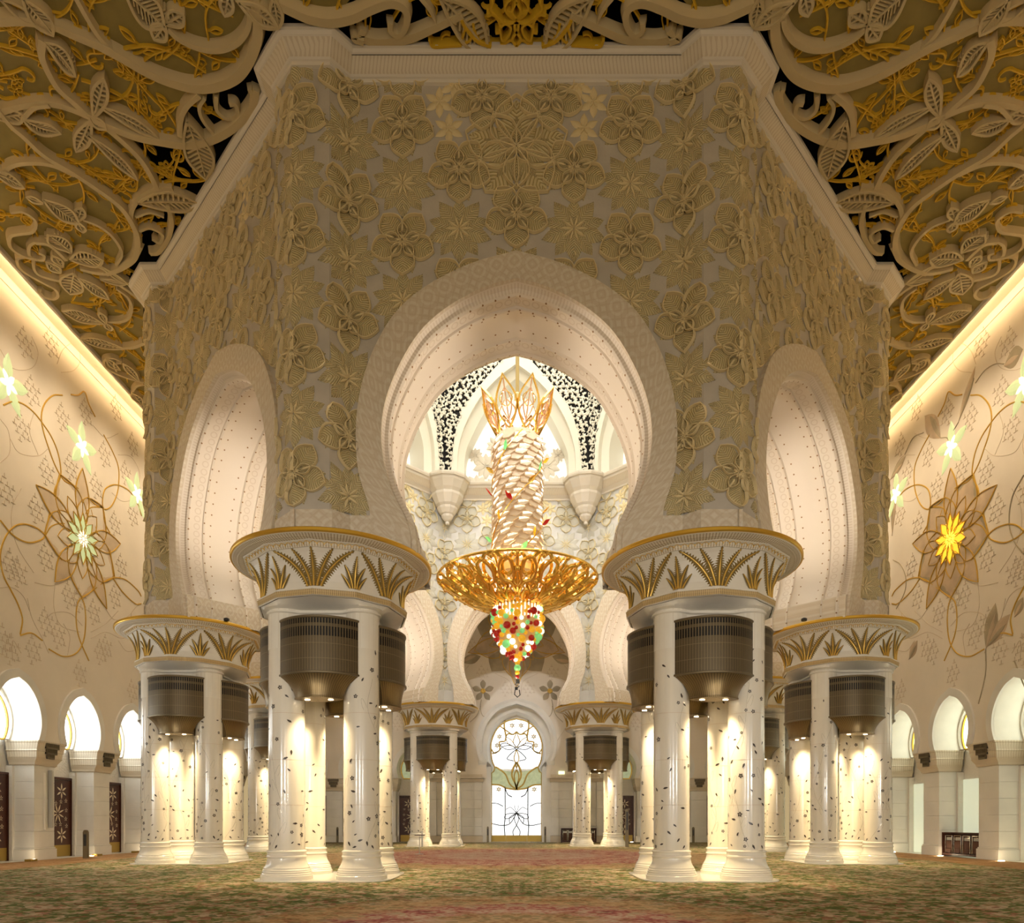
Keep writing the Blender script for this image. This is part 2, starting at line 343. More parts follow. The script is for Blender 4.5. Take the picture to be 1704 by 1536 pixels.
def grid_faces(n, m, closed_n=False, closed_m=False, base=0, flip=False):
    F = []
    for i in range(n if closed_n else n-1):
        for j in range(m if closed_m else m-1):
            a = i*m+j; b = i*m+(j+1) % m; c = ((i+1) % n)*m+(j+1) % m; d = ((i+1) % n)*m+j
            F.append((a, d, c, b) if flip else (a, b, c, d))
    return F
def box(mb, x0, y0, z0, x1, y1, z1, mi=0, bev=0.0):
    x0, x1 = min(x0, x1), max(x0, x1); y0, y1 = min(y0, y1), max(y0, y1); z0, z1 = min(z0, z1), max(z0, z1)
    if bev <= 0:
        V = [(x0,y0,z0),(x1,y0,z0),(x1,y1,z0),(x0,y1,z0),(x0,y0,z1),(x1,y0,z1),(x1,y1,z1),(x0,y1,z1)]
        mb.add(V, [(0,3,2,1),(4,5,6,7),(0,1,5,4),(1,2,6,5),(2,3,7,6),(3,0,4,7)], mi, uv=[(v[0]+v[1], v[2]) for v in V])
    else:
        b = bev; V = []
        for z, o in ((z0, b), (z0+b, 0), (z1-b, 0), (z1, b)):
            V += [(x0+o+b*(o==0)*0, y0+o, z), (x1-o, y0+o, z), (x1-o, y1-o, z), (x0+o, y1-o, z)]
        F = [(0,3,2,1), (12,13,14,15)]
        for k in range(3):
            for i in range(4): F.append((k*4+i, k*4+(i+1)%4, k*4+4+(i+1)%4, k*4+4+i))
        mb.add(V, F, mi)
    return mb
def lathe(mb, prof, n=32, cx=0, cy=0, mi=0, cap=True, uvs=1.0, a0=0.0):
    A = a0+np.linspace(0, 2*math.pi, n, endpoint=False); V = []; U = []
    for k, (r, z) in enumerate(prof):
        for a in A: V.append((cx+r*math.cos(a), cy+r*math.sin(a), z)); U.append((a*max(prof[0][0], .3)*uvs, z))
    F = grid_faces(len(prof), n, closed_m=True)
    if cap: F.append(tuple(range(n))[::-1]); F.append(tuple((len(prof)-1)*n+i for i in range(n)))
    return mb.add(V, F, mi, U)
def loft(mb, rings, mi=0, cap=True, uv=None):
    n = len(rings[0]); V = np.vstack(rings); F = grid_faces(len(rings), n, closed_m=True)
    if cap: F.append(tuple(range(n))[::-1]); F.append(tuple((len(rings)-1)*n+i for i in range(n)))
    return mb.add(V, F, mi, uv)
def tube(mb, pts, r, n=6, mi=0, cap=True, closed=False):
    P = np.asarray(pts, float); m = len(P); R = np.full(m, r) if np.isscalar(r) else np.asarray(r, float)
    T = np.gradient(P, axis=0) if not closed else np.roll(P, -1, 0)-np.roll(P, 1, 0)
    T /= np.maximum(np.linalg.norm(T, axis=1), 1e-9)[:, None]
    up = np.array([0, 0, 1.0]) if abs(T[0][2]) < 0.9 else np.array([1.0, 0, 0])
    N = np.cross(T[0], up); N /= np.linalg.norm(N); V = []
    for i in range(m):
        N = N-T[i]*np.dot(N, T[i]); N /= max(np.linalg.norm(N), 1e-9); B = np.cross(T[i], N)
        for k in range(n):
            a = 2*math.pi*k/n; V.append(P[i]+R[i]*(math.cos(a)*N+math.sin(a)*B))
    F = grid_faces(m, n, closed_n=closed, closed_m=True)
    if cap and not closed: F.append(tuple(range(n))); F.append(tuple((m-1)*n+i for i in range(n))[::-1])
    return mb.add(V, F, mi)
def norm2(P, closed=False):
    T = np.gradient(P, axis=0) if not closed else np.roll(P, -1, 0)-np.roll(P, 1, 0)
    T /= np.maximum(np.linalg.norm(T, axis=1), 1e-9)[:, None]; return np.stack([T[:, 1], -T[:, 0]], 1)
def ribbon(mb, pts, w, h0, h1, closed=False, mi=0, top=0.65, fn=None):
    """flat raised strip on a plane: pts (n,2), width w, from height h0 to h1; fn maps (u,v,h) -> xyz"""
    P = np.asarray(pts, float); N = norm2(P, closed); Wd = (np.full(len(P), w) if np.isscalar(w) else np.asarray(w, float))[:, None]/2
    cols = [(P+N*Wd, h0), (P+N*Wd*top, h1), (P-N*Wd*top, h1), (P-N*Wd, h0)]
    V = np.zeros((len(P), 4, 3))
    for j, (q, h) in enumerate(cols): V[:, j, :2] = q; V[:, j, 2] = h
    V = V.reshape(-1, 3)
    if fn is not None: V = fn(V)
    F = grid_faces(len(P), 4, closed_n=closed)
    if not closed: F += [(0, 1, 2, 3), tuple((len(P)-1)*4+i for i in (3, 2, 1, 0))]
    return mb.add(V, F, mi)
def poly(mb, pts3, mi=0, uv=None, flip=False):
    T = tessellate_polygon([[Vector(p) for p in pts3]])
    F = [tuple(t[::-1]) if flip else tuple(t) for t in T]
    return mb.add(pts3, F, mi, uv)
def prism(mb, pts, h0, h1, fn=None, mi=0):
    """extruded outline in a plane"""
    P = np.asarray(pts, float); n = len(P)
    V = np.vstack([np.c_[P, np.full(n, h0)], np.c_[P, np.full(n, h1)]])
    T = tessellate_polygon([[Vector((p[0], p[1], 0)) for p in P]])
    F = [tuple(t) for t in T]+[tuple(i+n for i in t) for t in T]+[(i, (i+1) % n, (i+1) % n+n, i+n) for i in range(n)]
    if fn is not None: V = fn(V)
    return mb.add(V, F, mi)
def petal(mb, L, Wd, ang, h, dome, mi=0, n=6, r0=0.0, sharp=1.0, cx=0.0, cy=0.0, peak=0.45, bend=0.0):
    """domed leaf lying on the u,v plane, from radius r0 to L"""
    ca, sa = math.cos(ang), math.sin(ang); V = []; U = []
    for i in range(n+1):
        t = i/n; w = Wd/2*leafw(t, peak, sharp); x = r0+(L-r0)*t
        for u in (-1, -0.5, 0, 0.5, 1):
            y = u*w+bend*t*t; hh = h+dome*(1-u*u)*leafw(t, peak, sharp) if abs(u) < 1 else h*0.35
            V.append((cx+x*ca-y*sa, cy+x*sa+y*ca, hh)); U.append((u, t))
    F = grid_faces(n+1, 5); return mb.add(V, F, mi, U)
def leafw(t, peak=0.45, sharp=1.0):
    t = min(max(t, 0.0), 1.0)
    return (math.sin(math.pi*0.5*t/peak) if t < peak else math.cos(math.pi*0.5*(t-peak)/(1-peak))**sharp)
def petal_outline(L, Wd, ang, r0=0.0, n=9, peak=0.45, sharp=1.0, cx=0, cy=0, bend=0.0):
    ca, sa = math.cos(ang), math.sin(ang); out = []
    ts = [i/n for i in range(n+1)]
    seq = [(t, 1) for t in ts]+[(t, -1) for t in ts[::-1][1:]]
    for t, sg in seq:
        x = r0+(L-r0)*t; y = sg*Wd/2*leafw(t, peak, sharp)+bend*t*t; out.append((cx+x*ca-y*sa, cy+x*sa+y*ca))
    return np.array(out)

# ------------------------------------------------------------------ floor
fl = MB(); box(fl, -24.6, -12, -0.3, 24.6, 64.6, -0.004)
tag(fl.obj('floor', M['marble']), 'white marble floor around the edge of the carpet', 'floor', kind='structure')
cp = MB(); box(cp, -22.72, -12, -0.003, 22.72, 61.7, 0.016)
tag(cp.obj('carpet', M['carpet']), 'green, beige and red floral carpet covering the whole hall', 'carpet')
# ------------------------------------------------------------------ column clusters
SH = 1.18; SR = 0.556
def shaft_mesh():
    mb = MB(); lathe(mb, [(SR, 0.95), (SR, 2.4), (SR, 4.0), (SR, 5.6), (SR, 7.2), (SR, 8.5)], 40, cap=False); return mb.mesh('shaft', M['shaft'], 40)
def base_mesh():
    pr = [(.80, 0.03), (.80, .15), (.775, .17), (.775, .20), (.745, .24), (.755, .27), (.735, .30), (.735, .33), (.70, .37), (.70, .40), (.655, .46), (.62, .54), (.598, .63), (.59, .70),
          (.612, .72), (.62, .745), (.612, .77), (.592, .79), (.592, .87), (.61, .885), (.614, .905), (.606, .925), (.58, .94), (SR, .955)]
    mb = MB(); lathe(mb, pr, 40); return mb.mesh('shaft_base', M['base'], 28)
def joint_mesh():
    mb = MB()
    for z in (2.35, 3.75, 5.2):
        lathe(mb, [(SR+.002, z), (SR+.0035, z+.006), (SR+.002, z+.012)], 40, cap=False)
    return mb.mesh('joint', M['thinline'])
def inlay_mesh(seed):
    rnd = random.Random(seed); mb = MB()
    def put(th, z, V2, F, lift=.006):
        V = [((SR+lift)*math.cos(th+x/SR), (SR+lift)*math.sin(th+x/SR), z+y) for x, y in V2]; mb.add(V, F)
    spots = []
    for _ in range(900):
        if len(spots) > 84: break
        z = 1.05+6.2*rnd.random()**1.9; th = rnd.random()*2*math.pi
        if all((abs(((th-t+math.pi) % (2*math.pi))-math.pi)*SR)**2+(z-q)**2 > 0.045 for t, q in spots): spots.append((th, z))
    for th, z in spots:
        a0 = rnd.random()*6.28; k = rnd.random(); sc = 0.7+0.5*rnd.random()
        if k < 0.34:       # five leaved star
            for i in range(5):
                a = a0+i*1.2566; r = 0.075*sc; w = 0.026*sc
                c, s = math.cos(a), math.sin(a)
                put(th, z, [(0.008*c, 0.008*s), (r*.55*c-w*s, r*.55*s+w*c), (r*c, r*s), (r*.55*c+w*s, r*.55*s-w*c)], [(0, 1, 2, 3)])
        else:              # leaf
            L = 0.075*sc; w = 0.030*sc; c, s = math.cos(a0), math.sin(a0)
            pts = [(-L, 0), (-L*.3, w), (L*.5, w*.8), (L, 0), (L*.5, -w*.5), (-L*.3, -w)]
            put(th, z, [(x*c-y*s, x*s+y*c) for x, y in pts], [(0, 1, 2, 3, 4, 5)])
    return mb.mesh('inlay', M['inlay'])
def vine_mesh(seed):
    rnd = random.Random(seed); mb = MB()
    for k in range(3):
        th0 = k*2.1+rnd.random(); n = 70; P = []
        ph = rnd.random()*6; am = .28+.1*rnd.random()
        for i in range(n):
            z = 1.05+i*(6.2-k*0.9)/n; P.append((am*math.sin(z*1.25+ph)+.08*math.sin(z*3.1+k), z))
        strips = [P]
        for j in range(8, n-8, 7):
            x, z = P[j]; sg = 1 if (j//7) % 2 else -1
            strips.append([(x+sg*(0.02+.20*math.sin(t*1.7)*.9), z+.30*math.sin(t*2.6)*.8+.06*t) for t in np.linspace(0, 1.5, 9)])
        for Q in strips:
            Q = np.array(Q); N = norm2(Q); w = .0045; V = []
            for p, q in zip(Q, N):
                for sgn in (-1, 1):
                    x = th0+(p[0]+sgn*w*q[0])/SR; V.append(((SR+.004)*math.cos(x), (SR+.004)*math.sin(x), p[1]+sgn*w*q[1]))
            mb.add(V, grid_faces(len(Q), 2))
    return mb.mesh('vine', M['inlay2'])
SHM, BSM, JTM = shaft_mesh(), base_mesh(), joint_mesh()
INM = [inlay_mesh(s) for s in (1, 2)]; VNM = [vine_mesh(s) for s in (3, 4)]
NA = 96; TH = np.linspace(0, 2*math.pi, NA, endpoint=False)
def r_columns(th, rc, side, cc=SH):
    """radius of the plan made of four round corners at (+-cc,+-cc) joined by flat panels at distance side"""
    c, s = math.cos(th), math.sin(th); best = side/max(abs(c), abs(s))
    lim = cc+rc*0.2
    if side/max(abs(c), abs(s))*min(abs(c), abs(s)) > lim: best = 0.0
    best = min(best, 1e9)
    for sx in (-1, 1):
        for sy in (-1, 1):
            b = cc*sx*c+cc*sy*s; d = b*b-(2*cc*cc-rc*rc)
            if d >= 0 and b > 0: best = max(best, b+math.sqrt(d))
    return best
def r_12(th, R):
    a = (th % (math.pi/6))-math.pi/12; return R*math.cos(math.pi/12)/math.cos(a)
def ring(fr, z): return np.array([(fr(t)*math.cos(t), fr(t)*math.sin(t), z) for t in TH])
UVR = lambda rings: np.array([(t*2.6, z) for rr in rings for t, z in zip(TH, rr[:, 2])])
def neck_mesh():
    mb = MB(); f = lambda t: r_columns(t, SR+.004, 1.50)
    f2 = lambda t: r_columns(t, SR+.06, 1.60); f3 = lambda t: r_columns(t, SR+.13, 1.72)
    R = [ring(f, 7.2), ring(f, 8.28), ring(f2, 8.31), ring(f2, 8.36), ring(f, 8.38), ring(f, 8.42), ring(f3, 8.47),
         ring(lambda t: 0.5*f3(t)+0.5*r_12(t, 2.30), 8.53), ring(lambda t: r_12(t, 2.33), 8.62)]
    loft(mb, R); return mb.mesh('neck', M['marble'], 35)
CAPP = [(2.36, 8.62, 0), (2.42, 8.64, 0), (2.42, 8.70, 1), (2.44, 8.80, 1), (2.40, 8.83, 0), (2.40, 8.87, 0), (2.29, 8.885, 0), (2.285, 8.93, 0),
        (2.29, 9.10, 0), (2.32, 9.30, 0), (2.385, 9.50, 0), (2.47, 9.70, 0), (2.57, 9.86, 0), (2.66, 9.96, 0), (2.70, 9.965, 0), (2.72, 10.0, 2), (2.76, 10.08, 2), (2.84, 10.10, 0), (2.86, 10.12, 0)]
def cap_r(z):
    zs = [p[1] for p in CAPP]; return np.interp(z, zs, [p[0] for p in CAPP])
def capital_mesh():
    mb = MB(); rings = [ring(lambda t, r=r: r_12(t, r), z) for r, z, _ in CAPP]
    rings += [ring(lambda t: 2.98, 10.14), ring(lambda t: 3.02, 10.16), ring(lambda t: 3.12, 10.185), ring(lambda t: 3.16, 10.20)]
    mis = [p[2] for p in CAPP]+[2, 2, 2, 0]
    V = np.vstack(rings); U = UVR(rings)
    for k in range(len(rings)-1):
        mb.add(np.vstack([rings[k], rings[k+1]]), grid_faces(2, NA, closed_m=True), mis[k+1], np.vstack([[(t*2.6, 0.0) for t in TH], [(t*2.6, 1.0) for t in TH]]))
    mb.add(rings[-1]*[1, 1, 1], [tuple(range(NA))], 0)
    return mb.mesh('capital', [M['marble'], M['goldband'], M['capband']], 25)
def rim_mesh():
    mb = MB(); lathe(mb, [(3.15, 10.20), (3.205, 10.205), (3.225, 10.23), (3.225, 10.31), (3.20, 10.335), (2.9, 10.34)], 96); return mb.mesh('rim', M['gold'], 30)
def scallop_mesh():
    mb = MB()       # gold scalloped thread under the rim
    for f in range(12):
        for j in range(7):
            P = []
            for t in np.linspace(0, math.pi, 7):
                s = (j+0.5-math.cos(t)*0.5)/7; th = f*math.pi/6+s*math.pi/6
                z = 10.015+.075*math.sin(t); r = r_12(th, cap_r(z))+.012; P.append((r*math.cos(th), r*math.sin(th), z))
            tube(mb, P, .011, 4, cap=False)
    return mb.mesh('scallop', M['goldrib'])
def cap_point(u, v, h):
    """u = metres round from the vertex (at angle 0), v = 0..1 height of the leaf band -> point on capital"""
    z = 8.93+v*1.03; R = cap_r(z); th = u/ (2.30+0.42*v*v); r = r_12(th, R)+h
    return (r*math.cos(th), r*math.sin(th), z)
def palm_mesh(big):
    mb = MB()
    if big:
        fr = [((.20, 0), (.44, .66), (1.30, .99), .30), ((-.20, 0), (-.44, .66), (-1.30, .99), .30), ((.09, 0), (.20, .60), (.66, 1.0), .30), ((-.09, 0), (-.20, .60), (-.66, 1.0), .30), ((0, 0), (0, .5), (0, 1.0), .36)]
    else:
        fr = [((.13, 0), (.20, .20), (.42, .40), .17), ((-.13, 0), (-.20, .20), (-.42, .40), .17), ((.06, 0), (.10, .36), (.34, .64), .24), ((-.06, 0), (-.10, .36), (-.34, .64), .24), ((0, 0), (0, .45), (0, .88), .28)]
    for a, b, c, w in fr:
        n = 34; t = np.linspace(0, 1, n+1)[:, None]; a, b, c = map(np.array, (a, b, c))
        P = a*(1-t)**2+2*b*t*(1-t)+c*t*t
        Q = P*[1, 1.05]; N = norm2(Q); V = []; U = []
        for i in range(n+1):
            tt = i/n; ww = w/2*(0.35+0.65*math.sin(min(1, tt*1.6)*math.pi/2))*(max(0.04, 1-tt)**0.55)*(1.55 if i % 2 else .55)
            for u, hh in ((-1, .004), (-.5, .022), (0, .03), (.5, .022), (1, .004)):
                p = P[i]+N[i]*[1, 1/1.05]*u*ww; V.append(cap_point(p[0], min(max(p[1], 0), 1.0), hh)); U.append((u, tt))
        mb.add(V, grid_faces(n+1, 5), 0, U)
        tube(mb, [cap_point(p[0], min(p[1], 1), .035) for p in P[:-1:3]], list(np.linspace(.030, .010, len(P[:-1:3]))), 5, mi=1)
    return mb.mesh('palm', [M['frond'], M['goldrib']], 50)
NKM, CPM, RMM, SCM = neck_mesh(), capital_mesh(), rim_mesh(), scallop_mesh()
PLM = [palm_mesh(True), palm_mesh(False)]
def lens_ring(hw, sf, sb, z, n=25):
    P = []
    for i in range(n):
        x = -hw+2*hw*i/(n-1); P.append((x, -sf*(1-(x/hw)**2)**0.85, z))
    for i in range(1, n-1):
        x = hw-2*hw*i/(n-1); P.append((x, sb*(1-(x/hw)**2)**0.85, z))
    return np.array(P)
def box_meshes():
    mb = MB(); prof = [(1.20, .61, .50, 6.30, 0), (1.24, .655, .53, 6.31, 0), (1.24, .655, .53, 6.36, 0), (1.20, .61, .50, 6.38, 0), (1.20, .61, .50, 7.96, 1), (1.23, .64, .52, 7.98, 0), (1.23, .64, .52, 8.03, 0), (1.18, .6, .48, 8.05, 0)]
    rr = [lens_ring(a, b, c, z) for a, b, c, z, _ in prof]
    seg = np.concatenate([[0], np.cumsum(np.linalg.norm(np.diff(rr[3][:, :2], axis=0), axis=1))])
    for k in range(len(rr)-1):
        n = len(rr[k]); mb.add(np.vstack([rr[k], rr[k+1]]), grid_faces(2, n, closed_m=True), prof[k+1][4],
               np.vstack([np.c_[seg, np.full(n, rr[k][0, 2]-6.3)], np.c_[seg, np.full(n, rr[k+1][0, 2]-6.3)]]))
    mb.add(rr[-1], [tuple(range(len(rr[-1])))], 0); mb.add(rr[0], [tuple(range(len(rr[0])))[::-1]], 0)
    g = mb.mesh('grille', [M['bronze'], M['grille']], 30)
    mb = MB(); pr = [(1.20, .61, .50, 6.30), (1.10, .57, .48, 6.22), (.95, .53, .46, 6.08), (.84, .50, .44, 5.92), (.77, .49, .43, 5.78), (.74, .48, .42, 5.66), (.76, .50, .44, 5.65), (.76, .50, .44, 5.60), (.6, .40, .34, 5.60)]
    rr = [lens_ring(*p) for p in pr]; V = np.vstack(rr); n = len(rr[0])
    U = np.array([(s/1.6, (6.3-r[0, 2])/0.7) for r in rr for s in seg[:n]])
    loft(mb, rr, uv=U); f = mb.mesh('funnel', M['funnel'], 40)
    mb = MB()
    lathe(mb, [(.065, 5.585), (.08, 5.59), (.08, 5.605)], 14)
    l = mb.mesh('downlight', M['lamp'])
    return g, f, l
GRM, FNM, LPM = box_meshes()
CL = [(-6.08, CYD-14.68), (6.08, CYD-14.68), (-14.68, CYD-6.08), (14.68, CYD-6.08), (-14.68, CYD+6.08), (14.68, CYD+6.08), (-6.08, CYD+14.68), (6.08, CYD+14.68)]
CLL = ['nearest left cluster of four white marble columns under one gilded palm capital', 'nearest right cluster of four white marble columns under one gilded palm capital',
       'second-nearest left cluster of four inlaid columns, beside the left wall arches', 'second-nearest right cluster of four inlaid columns, beside the right wall arches',
       'left column cluster half hidden behind the nearest left clusters', 'right column cluster half hidden behind the nearest right clusters',
       'farthest left column cluster, left of the bright glass door', 'farthest right column cluster, right of the bright glass door']
for ci, ((x, y), lab) in enumerate(zip(CL, CLL)):
    t = empty('column_cluster', (x, y, 0.02), lab, 'column', 'column clusters carrying the dome')
    pl = MB(); P = [(2.15*math.copysign(abs(math.cos(a))**.35, math.cos(a)), 2.15*math.copysign(abs(math.sin(a))**.35, math.sin(a))) for a in np.linspace(0, 2*math.pi, 48, endpoint=False)]
    if ci == 0:
        prism(pl, P, 0.0, 0.032); PLATE = pl.mesh('plate', M['base'])
    inst(PLATE, 'floor_plate', t)
    k = 0
    for sx in (-1, 1):
        for sy in (-1, 1):
            s = inst(SHM, 'column_shaft', t, (sx*SH, sy*SH, 0), rz=rad(90*k+ci*37))
            inst(BSM, 'column_base', s); inst(JTM, 'drum_joint', s, stuff=True)
            inst(INM[(k+ci) % 2], 'leaf_inlay', s, stuff=True); inst(VNM[(k+ci) % 2], 'vine_inlay', s, stuff=True)
            k += 1
    inst(NKM, 'neck_block', t)
    c = inst(CPM, 'capital', t); inst(RMM, 'gilded_rim', c); inst(SCM, 'scallop_thread', c, stuff=True)
    for j in range(12): inst(PLM[j % 2], 'palm_frond', c, rz=rad(-90+30*j))
    for j in range(4):
        a = rad(90*j); off = 1.75
        g = inst(GRM, 'vent_grille', t, (off*math.sin(a), -off*math.cos(a), 0), rz=a)
        inst(FNM, 'grille_funnel', g); inst(LPM, 'downlight', g, (-.36, 0, 0)); inst(LPM, 'downlight', g, (.36, 0, 0))
    for j in range(4):      # the cluster's own downlights
        a = rad(90*j); off = 1.62
        light('cluster_downlight', 'SPOT', (x+off*math.sin(a), y-off*math.cos(a), 5.5), 560, (1.0, 0.78, 0.46), rot=(rad(-9)*(-1 if j in (0, 2) else 0)*(1 if j == 0 else -1), rad(9)*(0 if j in (0, 2) else 1)*(1 if j == 1 else -1), 0), size=0.15, spot=rad(120), blend=0.9)
# ------------------------------------------------------------------ the octagonal drum over the clusters
T8 = math.tan(rad(22.5))
D_OUT, D_PIL, D_IN = 16.0, 16.5, 12.6
Z_BOT, Z_TOP = 10.30, 25.62
OUTER = [(4.57, 11.48), (4.66, 11.87), (4.93, 12.74), (5.02, 13.74), (4.97, 14.80), (4.74, 15.88), (4.34, 16.88), (3.74, 17.81), (2.81, 18.60), (1.42, 19.30), (0, 19.70)]
INNER = [(3.30, 10.3), (3.32, 10.85), (3.50, 11.40), (3.93, 12.28), (4.17, 13.20), (4.23, 14.14), (4.08, 15.08), (3.66, 16.14), (3.0, 17.2), (2.10, 17.98), (1.02, 18.55), (0, 18.84)]
OUTc = cr(OUTER, 5); INc = cr(INNER, 5)
def full(half): return np.vstack([half, (half*[-1, 1])[::-1][1:]])     # right foot -> apex -> left foot
OUTf, INf = full(OUTc), full(INc)
w_out = lambda z: np.interp(z, OUTc[:, 1], OUTc[:, 0], left=4.57, right=-1)
ARCL = [0.0, 5.25, 5.25+math.hypot(.5, .5), 5.25+math.hypot(.5, .5)+(D_PIL*T8-5.75)]
def side_frame(i):      # i = 0 front (towards the photographer), counter-clockwise
    a = rad(-90+45*i); return np.array([math.cos(a), math.sin(a)]), np.array([-math.sin(a), math.cos(a)])
def outer_pt(i, s, h):
    """unfolded coordinate s (metres along the outside of side i) and height h above the surface -> plan x,y"""
    sg = 1 if s >= 0 else -1; a = abs(s)
    if a > ARCL[3]:
        j = (i+sg) % 8; s2 = -sg*(2*ARCL[3]-a); return outer_pt(j, s2, h)
    n, t = side_frame(i)
    if a <= ARCL[1]: p = (a, D_OUT); q = (0, 1)
    elif a <= ARCL[2]: k = (a-ARCL[1])/math.sqrt(2)*1.0; p = (5.25+k, D_OUT+k); q = (-.7071, .7071)
    else: p = (5.75+a-ARCL[2], D_PIL); q = (0, 1)
    x = sg*(p[0]+q[0]*h); d = p[1]+q[1]*h
    v = n*d+t*x; return v[0], v[1]+CYD
def local_matrix(i, d, s=0.0, z=0.0):      # local (u, v, h) -> world : u along the wall, v up, h outwards
    n, t = side_frame(i)
    m = Matrix(((t[0], 0, n[0], 0), (t[1], 0, n[1], 0), (0, 1, 0, 0), (0, 0, 0, 1)))
    p = n*d+t*s; m[0][3] = p[0]; m[1][3] = p[1]+CYD; m[2][3] = z; return m
# flower templates (u, v, h)
def flower_A(R=1.02):
    mb = MB()
    for k in range(10): petal(mb, R*(.97 if k % 2 else .80), R*.36, rad(90+18+36*k), .0, .03, 0, 5, r0=.15*R, peak=.6)
    for k in range(5): petal(mb, R*.98, R*.66, rad(-90+72*k), .03, .035, 0, 6, r0=.22*R, peak=.58, sharp=.85)
    for k in range(5): petal(mb, R*.54, R*.27, rad(90+72*k), .08, .045, 0, 5, r0=.1*R, peak=.55)
    for k in range(5):
        o = petal_outline(R*1.0, R*.74, rad(-90+72*k), r0=.05*R, n=10, peak=.60, sharp=.8); ribbon(mb, o, .05, .02, .125, mi=1, top=.45)
        o = petal_outline(R*.56, R*.30, rad(90+72*k), r0=.06*R, n=7, peak=.55); ribbon(mb, o, .038, .05, .14, mi=1, top=.45)
        o = petal_outline(R*.19, R*.10, rad(-90+72*k), r0=.03*R, n=4, peak=.6); ribbon(mb, o, .022, .06, .15, mi=1, top=.45)
    return mb
def flower_B(R=1.02):
    mb = MB()
    for k in range(5): petal(mb, R*.98, R*.46, rad(-90+36+72*k), .0, .035, 0, 6, r0=.04*R, peak=.52)
    for k in range(5): petal(mb, R*1.04, R*.50, rad(-90+72*k), .03, .04, 0, 6, r0=.03*R, peak=.52)
    for k in range(10): petal(mb, R*.42, R*.10, rad(-72+36*k), .065, .012, 1, 4, r0=.02*R)
    return mb
def flower_small(R=.5):
    mb = MB()
    for k in range(6): petal(mb, R, R*.5, rad(90+60*k), .02, .03, 1, 4, r0=.05*R)
    for k in range(6): petal(mb, R*.4, R*.2, rad(60+60*k), .06, .02, 1, 3, r0=.0)
    return mb
def flower_big(R=1.62):
    mb = MB()
    for k in range(5): petal(mb, R*.98, R*.62, rad(90+72*k), .0, .02, 0, 7, r0=.1*R, peak=.55)
    for k in range(10): petal(mb, R*.66, R*.24, rad(90+36*k), .04, .04, 0, 6, r0=.08*R)
    for k in range(5):
        ribbon(mb, petal_outline(R*1.03, R*.82, rad(90+72*k), r0=.02*R, n=12, peak=.6), .06, .02, .13, mi=1, top=.45)
        ribbon(mb, petal_outline(R*.78, R*.5, rad(-90+72*k), r0=.03*R, n=10, peak=.55), .05, .04, .145, mi=1, top=.45)
        ribbon(mb, petal_outline(R*.36, R*.2, rad(90+72*k), r0=.02*R, n=6), .04, .05, .155, mi=1, top=.45)
    return mb
FT = {'A': (flower_A(), 'petal', 1.08), 'B': (flower_B(), 'petal2', 1.06), 'S': (flower_small(), 'petal2', .5), 'G': (flower_big(), 'petal', 1.7)}
FM = {}; FMI = {}
for k, (mb, pm, R) in FT.items():
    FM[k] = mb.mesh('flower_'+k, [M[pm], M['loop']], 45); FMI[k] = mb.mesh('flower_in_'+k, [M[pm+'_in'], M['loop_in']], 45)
    mb.VV = np.vstack(mb.V); mb.UU = np.vstack(mb.U); mb.FF = mb.F; mb.FC = np.array([mb.VV[list(f)].mean(0) for f in mb.F]); mb.MI = mb.mi
FNAME = {'A': 'looped_flower', 'B': 'leafy_flower', 'S': 'small_flower', 'G': 'great_flower'}
def layout(outer=True):
    L = []
    zoff = {0: 20.88, 1: 22.30, 2: 20.03, 3: 21.26, 4: 19.9}
    for c in range(5):
        s = (0, 1.80, 3.57, 5.30, ARCL[3])[c]
        for m in range(-8, 4):
            zA = zoff[c]+3.68*m
            for kind, z in (('A', zA), ('B', zA+1.84)):
                if z < 11.4 or z > 26.0: continue
                if c == 0 and z > 21.6: continue
                if c == 1 and z > 23.2: continue
                for sg in ((1,) if c in (0, 4) else (1, -1)): L.append((kind, s*sg, z))
    L += [('G', 0, 22.95), ('A', 1.08, 24.56), ('A', -1.08, 24.56)]
    for sg in (1, -1): L += [('S', sg*2.42, 24.45), ('S', sg*2.12, 23.62), ('S', sg*1.95, 25.0), ('A', sg*3.57, 25.55)]
    return L
def clipped(mb, kind, fn, keep, parent, name, pm, loop='loop'):
    """build a flower by mapping; keep(u,v) says which faces stay"""
    k = [i for i, c in enumerate(mb.FC) if keep(c[0], c[1])]
    if not k: return None
    used = sorted({v for i in k for v in mb.FF[i]}); rm = {v: j for j, v in enumerate(used)}
    nb = MB(); V = np.array([fn(*mb.VV[v]) for v in used])
    nb.n = 0; nb.V = [V]; nb.U = [mb.UU[used]]; nb.F = [tuple(rm[v] for v in mb.FF[i]) for i in k]; nb.mi = [mb.MI[i] for i in k]
    return nb.obj(name, [M[pm], M[loop]], parent, 45)
DN = ['front', 'front_right', 'right', 'back_right', 'back', 'back_left', 'left', 'front_left']
MOULD_IN = [(0.0, 25.0), (.10, 25.02), (.12, 25.12), (.30, 25.30), (.55, 25.72), (.58, 25.86), (.66, 25.90), (.70, 26.02), (.70, 26.12), (0.0, 26.12)]
MOULD_OUT = [(0.0, 24.98), (.09, 25.0), (.11, 25.08), (.16, 25.10), (.20, 25.14), (.50, 25.42), (.54, 25.44), (.60, 25.50), (.66, 25.52), (.66, 25.63), (0.0, 25.63)]
